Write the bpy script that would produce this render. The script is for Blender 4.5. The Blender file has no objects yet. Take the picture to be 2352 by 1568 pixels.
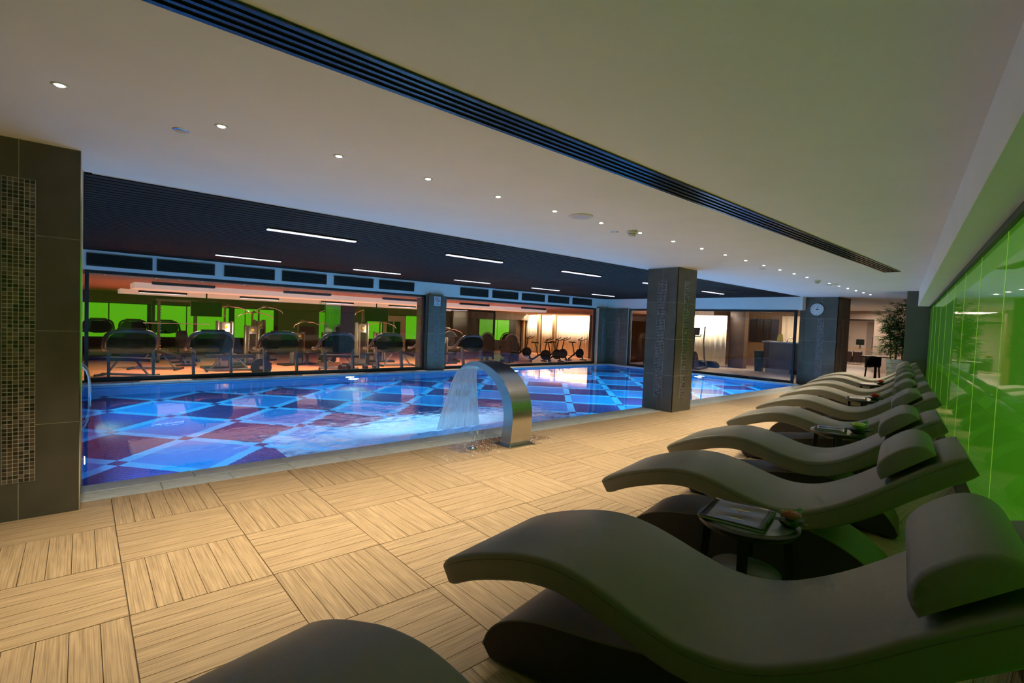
import bpy, math, random
from mathutils import Vector, Matrix
random.seed(7)
R = math.radians
sc = bpy.context.scene
col = sc.collection

# ------------------------------------------------------------------ camera
CAM = Vector((-0.1699, -4.5131, 1.3665)); YAW, PIT, ROL, FPX = 0.8539, -0.0374, 0.0388, 1138.2
fw = Vector((math.cos(YAW)*math.cos(PIT), math.sin(YAW)*math.cos(PIT), math.sin(PIT)))
rt = Vector((math.sin(YAW), -math.cos(YAW), 0)); up = rt.cross(fw)
r2 = rt*math.cos(ROL)+up*math.sin(ROL); u2 = -rt*math.sin(ROL)+up*math.cos(ROL)
cd = bpy.data.cameras.new('camera'); cam = bpy.data.objects.new('camera', cd); col.objects.link(cam)
m = Matrix.Identity(4)
for i in range(3):
    m[i][0] = r2[i]; m[i][1] = u2[i]; m[i][2] = -fw[i]; m[i][3] = CAM[i]
cam.matrix_world = m
cd.sensor_width = 36; cd.lens = FPX/2352*36; cd.clip_start = 0.02; cd.clip_end = 200
sc.camera = cam
# ------------------------------------------------------------------ world and exposure
w = bpy.data.worlds.new('world'); sc.world = w; w.use_nodes = True
w.node_tree.nodes['Background'].inputs[0].default_value = (0.01, 0.012, 0.015, 1)
w.node_tree.nodes['Background'].inputs[1].default_value = 0.05
sc.view_settings.view_transform = 'Standard'; sc.view_settings.look = 'None'
sc.view_settings.gamma = 1; sc.view_settings.use_curve_mapping = False
sc.view_settings.exposure = 0.0
sc.cycles.use_denoising = True
sc.cycles.max_bounces = 7; sc.cycles.diffuse_bounces = 3; sc.cycles.glossy_bounces = 4
sc.cycles.transmission_bounces = 4; sc.cycles.transparent_max_bounces = 14
sc.cycles.use_adaptive_sampling = True; sc.cycles.adaptive_threshold = 0.1; sc.cycles.adaptive_min_samples = 16
sc.cycles.sample_clamp_indirect = 4.0

def light(kind, name, loc, energy, color, rot=(0, 0, 0), **kw):
    d = bpy.data.lights.new(name, kind); d.energy = energy; d.color = color
    for k, v in kw.items(): setattr(d, k, v)
    o = bpy.data.objects.new(name, d); col.objects.link(o); o.location = loc; o.rotation_euler = rot
    return o
GF = -0.4                       # gym floor level
# underwater pool lamps; the near-side ones and the last are unseen added lights
POOL_LAMPS_AND_FILLS = [(0.0, 1.6, 'E', 50), (4.6, 6.55, 'S', 130), (9.6, 6.55, 'S', 150), (14.1, 3.1, 'W', 150), (3.4, 0.6, 'N', 90), (8.6, 0.6, 'N', 150), (12.4, 0.6, 'N', 130), (0.0, 4.8, 'E', 70)]
for i, (x, y, d, pw_) in enumerate(POOL_LAMPS_AND_FILLS):
    v = {'E': (1, 0, -.12), 'W': (-1, 0, -.12), 'N': (0, 1, -.12), 'S': (0, -1, -.12)}[d]
    q = Vector(v).to_track_quat('-Z', 'Y').to_euler()
    light('AREA', 'pool_lamp_and_fill_light', (x+v[0]*.06, y+v[1]*.06, -.45), pw_*1.6, (0.36, 0.76, 1.0), q, shape='DISK', size=.22)
# curtain cove washers, bar ceiling light, added lobby and office fills without fixtures
for y in (14.2, 16.4, 18.6):
    light('AREA', 'curtain_cove_light', (20.75, y, 1.85), 75, (1.0, 0.86, 0.66), (R(0), R(-35), 0), shape='RECTANGLE', size=.3, size_y=2.0)
light('AREA', 'curtain_cove_light', (17.95, 5.4, 1.93), 70, (1.0, 0.86, 0.66), (0, R(-35), 0), shape='RECTANGLE', size=.25, size_y=2.3)
light('AREA', 'bar_ceiling_light', (19.2, 2.6, 2.3), 60, (1.0, 0.75, 0.5), (0, 0, 0), shape='RECTANGLE', size=1.2, size_y=.4)
light('AREA', 'lobby_fill_light', (22.0, .6, 2.3), 45, (1.0, 0.78, 0.6), (0, 0, 0), shape='RECTANGLE', size=1.5, size_y=1.0)
light('AREA', 'office_fill_light', (28.0, 2.6, 2.3), 110, (1.0, 0.78, 0.6), (0, 0, 0), shape='RECTANGLE', size=2.0, size_y=1.5)

# ------------------------------------------------------------------ helpers
ROT = 0.1894; cg, sg = math.cos(ROT), math.sin(ROT)
def G(s, t, z=0.0):
    return Vector((CAM.x+cg*s-sg*t, CAM.y+sg*s+cg*t, z))
ORD = ['first', 'second', 'third', 'fourth', 'fifth', 'sixth', 'seventh', 'eighth', 'ninth', 'tenth', 'eleventh', 'twelfth', 'thirteenth',
       'fourteenth', 'fifteenth', 'sixteenth', 'seventeenth', 'eighteenth', 'nineteenth', 'twentieth', 'twenty-first', 'twenty-second', 'twenty-third', 'twenty-fourth', 'twenty-fifth']

def mat(name, c, rough=.5, metal=0., var=.12, scale=6., bump=0., bscale=40., emit=None, es=0., spec=.5, coat=0., stretch=None, coords='Object', trans=0., ior=1.45, rnd=0., alpha=None):
    m = bpy.data.materials.new(name); m.use_nodes = True
    nt = m.node_tree; b = nt.nodes['Principled BSDF']; L = nt.links
    b.inputs['Roughness'].default_value = rough; b.inputs['Metallic'].default_value = metal
    b.inputs['Specular IOR Level'].default_value = spec; b.inputs['Coat Weight'].default_value = coat; b.inputs['Coat IOR'].default_value = 1.5
    b.inputs['Transmission Weight'].default_value = trans; b.inputs['IOR'].default_value = ior
    tc = nt.nodes.new('ShaderNodeTexCoord'); mp = nt.nodes.new('ShaderNodeMapping')
    L.new(tc.outputs[coords], mp.inputs[0])
    if stretch: mp.inputs['Scale'].default_value = stretch
    n = nt.nodes.new('ShaderNodeTexNoise'); n.inputs['Scale'].default_value = scale; n.inputs['Detail'].default_value = 4
    L.new(mp.outputs[0], n.inputs['Vector'])
    rp = nt.nodes.new('ShaderNodeValToRGB'); L.new(n.outputs['Fac'], rp.inputs[0])
    rp.color_ramp.elements[0].position = .3; rp.color_ramp.elements[1].position = .7
    rp.color_ramp.elements[0].color = [max(0, v*(1-var)) for v in c]+[1]
    rp.color_ramp.elements[1].color = [min(1, v*(1+var)) for v in c]+[1]
    out = rp.outputs[0]
    if rnd:
        oi = nt.nodes.new('ShaderNodeObjectInfo'); mr = nt.nodes.new('ShaderNodeMapRange')
        mr.inputs[3].default_value = 1-rnd; mr.inputs[4].default_value = 1+rnd*.6
        L.new(oi.outputs['Random'], mr.inputs[0])
        mx = nt.nodes.new('ShaderNodeVectorMath'); mx.operation = 'SCALE'
        L.new(out, mx.inputs[0]); L.new(mr.outputs[0], mx.inputs['Scale']); out = mx.outputs[0]
    L.new(out, b.inputs['Base Color'])
    if emit:
        b.inputs['Emission Color'].default_value = (*emit, 1); b.inputs['Emission Strength'].default_value = es
    if bump:
        n2 = nt.nodes.new('ShaderNodeTexNoise'); n2.inputs['Scale'].default_value = bscale; L.new(mp.outputs[0], n2.inputs['Vector'])
        bp = nt.nodes.new('ShaderNodeBump'); bp.inputs['Strength'].default_value = bump; bp.inputs['Distance'].default_value = .01
        L.new(n2.outputs['Fac'], bp.inputs['Height']); L.new(bp.outputs[0], b.inputs['Normal'])
    return m

class MB:
    def __init__(s): s.v = []; s.f = []
    def add(s, vs, fs):
        o = len(s.v); s.v += [tuple(p) for p in vs]; s.f += [tuple(i+o for i in f) for f in fs]; return s
    def box(s, x0, x1, y0, y1, z0, z1):
        return s.add([(x0,y0,z0),(x1,y0,z0),(x1,y1,z0),(x0,y1,z0),(x0,y0,z1),(x1,y0,z1),(x1,y1,z1),(x0,y1,z1)],
                     [(0,3,2,1),(4,5,6,7),(0,1,5,4),(1,2,6,5),(2,3,7,6),(3,0,4,7)])
    def rbox(s, x0, x1, y0, y1, z0, z1, r=.01):   # box with chamfered top and vertical edges
        p = lambda d, z: [(x0+d+r, y0+d, z), (x1-d-r, y0+d, z), (x1-d, y0+d+r, z), (x1-d, y1-d-r, z), (x1-d-r, y1-d, z), (x0+d+r, y1-d, z), (x0+d, y1-d-r, z), (x0+d, y0+d+r, z)]
        vs = p(0, z0)+p(0, z1-r)+p(r*.7, z1); n = 8
        fs = [tuple(reversed(range(n))), tuple(range(2*n, 3*n))]
        for k in (0, n):
            fs += [(k+i, k+(i+1) % n, k+n+(i+1) % n, k+n+i) for i in range(n)]
        return s.add(vs, fs)
    def obox(s, c, size, mtx):
        hx, hy, hz = size[0]/2, size[1]/2, size[2]/2; c = Vector(c)
        vs = [c+mtx @ Vector(p) for p in [(-hx,-hy,-hz),(hx,-hy,-hz),(hx,hy,-hz),(-hx,hy,-hz),(-hx,-hy,hz),(hx,-hy,hz),(hx,hy,hz),(-hx,hy,hz)]]
        return s.add(vs, [(0,3,2,1),(4,5,6,7),(0,1,5,4),(1,2,6,5),(2,3,7,6),(3,0,4,7)])
    def prism(s, poly, axis, a, b):               # polygon (two other coordinates in order) extruded along axis
        n = len(poly)
        def pt(p, k):
            return {'x': (k, p[0], p[1]), 'y': (p[0], k, p[1]), 'z': (p[0], p[1], k)}[axis]
        return s.add([pt(p, a) for p in poly]+[pt(p, b) for p in poly],
                     [tuple(reversed(range(n))), tuple(range(n, 2*n))]+[(i, (i+1) % n, n+(i+1) % n, n+i) for i in range(n)])
    def tube(s, pts, r, n=8, rs=None):
        pts = [Vector(p) for p in pts]; o = []
        for i, p in enumerate(pts):
            a = pts[max(0, i-1)]; b = pts[min(len(pts)-1, i+1)]; d = (b-a).normalized()
            h = Vector((0, 0, 1)) if abs(d.z) < .9 else Vector((1, 0, 0))
            x = d.cross(h).normalized(); y = d.cross(x).normalized(); rr = rs[i] if rs else r
            o += [p+(x*math.cos(2*math.pi*k/n)+y*math.sin(2*math.pi*k/n))*rr for k in range(n)]
        fs = [tuple(range(n)), tuple(reversed(range(len(o)-n, len(o))))]
        for i in range(len(pts)-1):
            fs += [(i*n+k, i*n+n+k, i*n+n+(k+1) % n, i*n+(k+1) % n) for k in range(n)]
        return s.add(o, fs)
    def lathe(s, prof, n=20, c=(0, 0, 0)):
        o = []
        for r, z in prof: o += [(c[0]+r*math.cos(2*math.pi*k/n), c[1]+r*math.sin(2*math.pi*k/n), c[2]+z) for k in range(n)]
        fs = [tuple(reversed(range(n))), tuple(range(len(o)-n, len(o)))]
        for i in range(len(prof)-1):
            fs += [(i*n+k, i*n+(k+1) % n, i*n+n+(k+1) % n, i*n+n+k) for k in range(n)]
        return s.add(o, fs)
    def data(s, name, mt, smooth=False):
        me = bpy.data.meshes.new(name); me.from_pydata(s.v, [], s.f); me.update()
        me.materials.append(mt)
        if smooth:
            for p in me.polygons: p.use_smooth = True
        return me
    def build(s, name, mt, parent=None, smooth=False, loc=None, rotz=0, autos=False):
        o = put(name, s.data(name, mt, smooth), parent, loc, rotz)
        if autos: autosmooth(o)
        return o
def put(name, me, parent=None, loc=None, rotz=0):
    o = bpy.data.objects.new(name, me); col.objects.link(o)
    if parent: o.parent = parent
    if loc is not None: o.location = loc
    if rotz: o.rotation_euler = (0, 0, rotz)
    return o
def autosmooth(o, ang=40):
    me = o.data
    for p in me.polygons: p.use_smooth = True
    me.set_sharp_from_angle(angle=R(ang))
def tag(o, label, cat, group=None, kind=None):
    o['label'] = label; o['category'] = cat
    if group: o['group'] = group
    if kind: o['kind'] = kind
    return o
def empty(name, loc=(0, 0, 0), rotz=0, label=None, cat=None, group=None):
    o = bpy.data.objects.new(name, None); col.objects.link(o); o.location = loc; o.rotation_euler = (0, 0, rotz); o.empty_display_size = .1
    if label: tag(o, label, cat, group)
    return o
def struct(o, label=None):
    o['kind'] = 'structure'
    if label: o['label'] = label
    return o
def copy_tree(o, parent=None):
    c = o.copy(); col.objects.link(c); c.parent = parent
    for ch in list(o.children): copy_tree(ch, c)
    return c
def arc(cx, cz, r, a0, a1, n):
    return [(cx+r*math.cos(R(a0+(a1-a0)*i/n)), cz+r*math.sin(R(a0+(a1-a0)*i/n))) for i in range(n+1)]
def text(body, size, mt, parent, mtx, name='lettering'):
    c = bpy.data.curves.new(name, 'FONT'); c.body = body; c.size = size; c.align_x = 'CENTER'; c.align_y = 'CENTER'; c.extrude = .0008
    c.materials.append(mt); tmp = bpy.data.objects.new(name, c); col.objects.link(tmp)
    me = bpy.data.meshes.new_from_object(tmp.evaluated_get(bpy.context.evaluated_depsgraph_get())); bpy.data.objects.remove(tmp); bpy.data.curves.remove(c)
    o = put(name, me, parent); o.matrix_local = mtx
    return o

# ------------------------------------------------------------------ materials
def wood_tile_mat():
    m = mat('deck_tile_wood', (.52, .36, .20), .42, var=.16, scale=5, stretch=(1, 9, 1), rnd=.10)
    nt = m.node_tree; L = nt.links; b = nt.nodes['Principled BSDF']
    tc = [n for n in nt.nodes if n.type == 'TEX_COORD'][0]
    mp = nt.nodes.new('ShaderNodeMapping'); mp.inputs['Scale'].default_value = (1.2, 110, 1); L.new(tc.outputs['Object'], mp.inputs[0])
    n = nt.nodes.new('ShaderNodeTexNoise'); n.inputs['Scale'].default_value = 1.6; n.inputs['Detail'].default_value = 3; L.new(mp.outputs[0], n.inputs['Vector'])
    rp = nt.nodes.new('ShaderNodeValToRGB'); L.new(n.outputs['Fac'], rp.inputs[0])
    rp.color_ramp.elements[0].position = .36; rp.color_ramp.elements[0].color = (.42, .37, .30, 1)
    rp.color_ramp.elements[1].position = .56; rp.color_ramp.elements[1].color = (1, 1, 1, 1)
    src = b.inputs['Base Color'].links[0].from_socket
    mx = nt.nodes.new('ShaderNodeMix'); mx.data_type = 'RGBA'; mx.blend_type = 'MULTIPLY'; mx.inputs[0].default_value = .55
    L.new(src, mx.inputs[6]); L.new(rp.outputs[0], mx.inputs[7])
    # wet patch splashed around the water cannon: darker and glossier
    ge = nt.nodes.new('ShaderNodeNewGeometry')
    vm = nt.nodes.new('ShaderNodeMapping'); vm.inputs['Location'].default_value = (-3.45*.75, .22*1.9, 0); vm.inputs['Scale'].default_value = (.75, 1.9, 1)
    L.new(ge.outputs['Position'], vm.inputs[0])
    ln = nt.nodes.new('ShaderNodeVectorMath'); ln.operation = 'LENGTH'; L.new(vm.outputs[0], ln.inputs[0])
    n3 = nt.nodes.new('ShaderNodeTexNoise'); n3.inputs['Scale'].default_value = 5; n3.inputs['Detail'].default_value = 6; L.new(ge.outputs['Position'], n3.inputs['Vector'])
    ad = nt.nodes.new('ShaderNodeMath'); ad.operation = 'MULTIPLY_ADD'; ad.inputs[1].default_value = .7; L.new(n3.outputs['Fac'], ad.inputs[0]); L.new(ln.outputs['Value'], ad.inputs[2])
    mr = nt.nodes.new('ShaderNodeMapRange'); mr.inputs[1].default_value = .95; mr.inputs[2].default_value = .75; mr.inputs[3].default_value = 0; mr.inputs[4].default_value = 1
    L.new(ad.outputs[0], mr.inputs[0])
    mw = nt.nodes.new('ShaderNodeMix'); mw.data_type = 'RGBA'; mw.blend_type = 'MULTIPLY'; mw.inputs[7].default_value = (.55, .50, .45, 1)
    L.new(mr.outputs[0], mw.inputs[0]); L.new(mx.outputs[2], mw.inputs[6]); L.new(mw.outputs[2], b.inputs['Base Color'])
    rr = nt.nodes.new('ShaderNodeMapRange'); rr.inputs[3].default_value = .42; rr.inputs[4].default_value = .12; L.new(mr.outputs[0], rr.inputs[0]); L.new(rr.outputs[0], b.inputs['Roughness'])
    bp = nt.nodes.new('ShaderNodeBump'); bp.inputs['Strength'].default_value = .35; bp.inputs['Distance'].default_value = .003
    L.new(n.outputs['Fac'], bp.inputs['Height']); L.new(bp.outputs[0], b.inputs['Normal'])
    return m
def chip_mat(name, dark, mid, light_):
    m = mat(name, mid, .25, var=.05, spec=.6); nt = m.node_tree; L = nt.links; b = nt.nodes['Principled BSDF']
    ge = nt.nodes.new('ShaderNodeNewGeometry'); oi = nt.nodes.new('ShaderNodeObjectInfo')
    ad = nt.nodes.new('ShaderNodeMath'); ad.operation = 'ADD'; L.new(ge.outputs['Random Per Island'], ad.inputs[0]); L.new(oi.outputs['Random'], ad.inputs[1])
    fr = nt.nodes.new('ShaderNodeMath'); fr.operation = 'FRACT'; L.new(ad.outputs[0], fr.inputs[0])
    rp = nt.nodes.new('ShaderNodeValToRGB'); rp.color_ramp.interpolation = 'CONSTANT'; L.new(fr.outputs[0], rp.inputs[0])
    e = rp.color_ramp.elements; e[0].color = (*dark, 1); e[1].position = .34; e[1].color = (*mid, 1); k = e.new(.75); k.color = (*light_, 1)
    L.new(rp.outputs[0], b.inputs['Base Color'])
    return m
def mosaic_mat(name, c, line, pitch=.025, lw=.1, rot=0.0):
    m = mat(name, c, .3, var=.10, scale=9, coords='Object'); nt = m.node_tree; L = nt.links; b = nt.nodes['Principled BSDF']
    ge = nt.nodes.new('ShaderNodeNewGeometry'); mp = nt.nodes.new('ShaderNodeMapping'); mp.inputs['Scale'].default_value = (1/pitch,)*3
    mp.inputs['Rotation'].default_value = (0, 0, rot)
    L.new(ge.outputs['Position'], mp.inputs[0]); fr = nt.nodes.new('ShaderNodeVectorMath'); fr.operation = 'FRACTION'; L.new(mp.outputs[0], fr.inputs[0])
    sx = nt.nodes.new('ShaderNodeSeparateXYZ'); L.new(fr.outputs[0], sx.inputs[0])
    mn = nt.nodes.new('ShaderNodeMath'); mn.operation = 'MINIMUM'; L.new(sx.outputs[0], mn.inputs[0]); L.new(sx.outputs[1], mn.inputs[1])
    lt = nt.nodes.new('ShaderNodeMath'); lt.operation = 'LESS_THAN'; lt.inputs[1].default_value = lw; L.new(mn.outputs[0], lt.inputs[0])
    mx = nt.nodes.new('ShaderNodeMix'); mx.data_type = 'RGBA'; src = b.inputs['Base Color'].links[0].from_socket
    L.new(lt.outputs[0], mx.inputs[0]); L.new(src, mx.inputs[6]); mx.inputs[7].default_value = (*line, 1); L.new(mx.outputs[2], b.inputs['Base Color'])
    return m
def pane_mat(name, tint=(1, 1, 1), refl=1.0):
    m = bpy.data.materials.new(name); m.use_nodes = True; nt = m.node_tree; L = nt.links; nt.nodes.remove(nt.nodes['Principled BSDF'])
    t = nt.nodes.new('ShaderNodeBsdfTransparent'); t.inputs[0].default_value = (*tint, 1)
    g = nt.nodes.new('ShaderNodeBsdfGlossy'); g.inputs['Roughness'].default_value = .01; g.inputs[0].default_value = (refl, refl, refl, 1)
    f = nt.nodes.new('ShaderNodeLayerWeight'); pw = nt.nodes.new('ShaderNodeMath'); pw.operation = 'POWER'; pw.inputs[1].default_value = 5; L.new(f.outputs['Facing'], pw.inputs[0])
    ma = nt.nodes.new('ShaderNodeMath'); ma.operation = 'MULTIPLY_ADD'; ma.inputs[1].default_value = .96; ma.inputs[2].default_value = .04; L.new(pw.outputs[0], ma.inputs[0])
    x = nt.nodes.new('ShaderNodeMixShader'); L.new(ma.outputs[0], x.inputs[0]); L.new(t.outputs[0], x.inputs[1]); L.new(g.outputs[0], x.inputs[2])
    L.new(x.outputs[0], nt.nodes['Material Output'].inputs[0])
    return m
def water_mat():
    m = mat('pool_water', (1, 1, 1), 0.0, var=0, trans=1, ior=1.333); nt = m.node_tree; L = nt.links; b = nt.nodes['Principled BSDF']
    b.inputs['Base Color'].default_value = (.93, .98, 1, 1)
    for l in list(b.inputs['Base Color'].links): L.remove(l)
    ge = nt.nodes.new('ShaderNodeNewGeometry')
    mp = nt.nodes.new('ShaderNodeMapping'); mp.inputs['Location'].default_value = (-3.5, -.9, 0); L.new(ge.outputs['Position'], mp.inputs[0])
    ln = nt.nodes.new('ShaderNodeVectorMath'); ln.operation = 'LENGTH'; L.new(mp.outputs[0], ln.inputs[0])
    st = nt.nodes.new('ShaderNodeMapRange'); st.inputs[1].default_value = .3; st.inputs[2].default_value = 3.2; st.inputs[3].default_value = 1; st.inputs[4].default_value = .05
    st.interpolation_type = 'SMOOTHERSTEP'; L.new(ln.outputs['Value'], st.inputs[0])
    def noise(s, d, dist=0):
        n = nt.nodes.new('ShaderNodeTexNoise'); n.inputs['Scale'].default_value = s; n.inputs['Detail'].default_value = d; n.inputs['Distortion'].default_value = dist
        L.new(ge.outputs['Position'], n.inputs['Vector']); return n
    a = noise(2.2, 2, .6); c = noise(11, 3, .4)
    sm = nt.nodes.new('ShaderNodeMath'); sm.operation = 'MULTIPLY_ADD'; sm.inputs[1].default_value = .22; L.new(c.outputs['Fac'], sm.inputs[0]); L.new(a.outputs['Fac'], sm.inputs[2])
    mu = nt.nodes.new('ShaderNodeMath'); mu.operation = 'MULTIPLY'; L.new(sm.outputs[0], mu.inputs[0]); L.new(st.outputs[0], mu.inputs[1])
    bp = nt.nodes.new('ShaderNodeBump'); bp.inputs['Strength'].default_value = 1.0; bp.inputs['Distance'].default_value = .022
    L.new(mu.outputs[0], bp.inputs['Height']); L.new(bp.outputs[0], b.inputs['Normal'])
    return m
def patchy_water_mat(name, stretch, scale, lo, hi, c=(.9, .95, 1), rough=.4, radial=None, emit=0):
    m = bpy.data.materials.new(name); m.use_nodes = True; nt = m.node_tree; L = nt.links; b = nt.nodes['Principled BSDF']
    b.inputs['Base Color'].default_value = (*c, 1); b.inputs['Roughness'].default_value = rough; b.inputs['Subsurface Weight'].default_value = 0
    tc = nt.nodes.new('ShaderNodeTexCoord'); mp = nt.nodes.new('ShaderNodeMapping'); mp.inputs['Scale'].default_value = stretch; L.new(tc.outputs['UV' if radial is None else 'Object'], mp.inputs[0])
    n = nt.nodes.new('ShaderNodeTexNoise'); n.inputs['Scale'].default_value = scale; n.inputs['Detail'].default_value = 7; n.inputs['Roughness'].default_value = .65; L.new(mp.outputs[0], n.inputs['Vector'])
    out = n.outputs['Fac']
    if radial:
        ln = nt.nodes.new('ShaderNodeVectorMath'); ln.operation = 'LENGTH'; mp2 = nt.nodes.new('ShaderNodeMapping'); mp2.inputs['Scale'].default_value = radial; L.new(tc.outputs['Object'], mp2.inputs[0]); L.new(mp2.outputs[0], ln.inputs[0])
        sb = nt.nodes.new('ShaderNodeMath'); sb.operation = 'MULTIPLY_ADD'; sb.inputs[1].default_value = -.38; L.new(ln.outputs['Value'], sb.inputs[0]); L.new(out, sb.inputs[2]); out = sb.outputs[0]
    mr = nt.nodes.new('ShaderNodeMapRange'); mr.inputs[1].default_value = lo[0]; mr.inputs[2].default_value = hi[0]; mr.inputs[3].default_value = lo[1]; mr.inputs[4].default_value = hi[1]; L.new(out, mr.inputs[0])
    t = nt.nodes.new('ShaderNodeBsdfTransparent'); tl = nt.nodes.new('ShaderNodeBsdfTranslucent'); tl.inputs[0].default_value = (*c, 1)
    a = nt.nodes.new('ShaderNodeMixShader'); a.inputs[0].default_value = .5; L.new(b.outputs[0], a.inputs[1]); L.new(tl.outputs[0], a.inputs[2])
    x = nt.nodes.new('ShaderNodeMixShader'); L.new(mr.outputs[0], x.inputs[0]); L.new(t.outputs[0], x.inputs[1]); L.new(a.outputs[0], x.inputs[2])
    L.new(x.outputs[0], nt.nodes['Material Output'].inputs[0])
    return m

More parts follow.
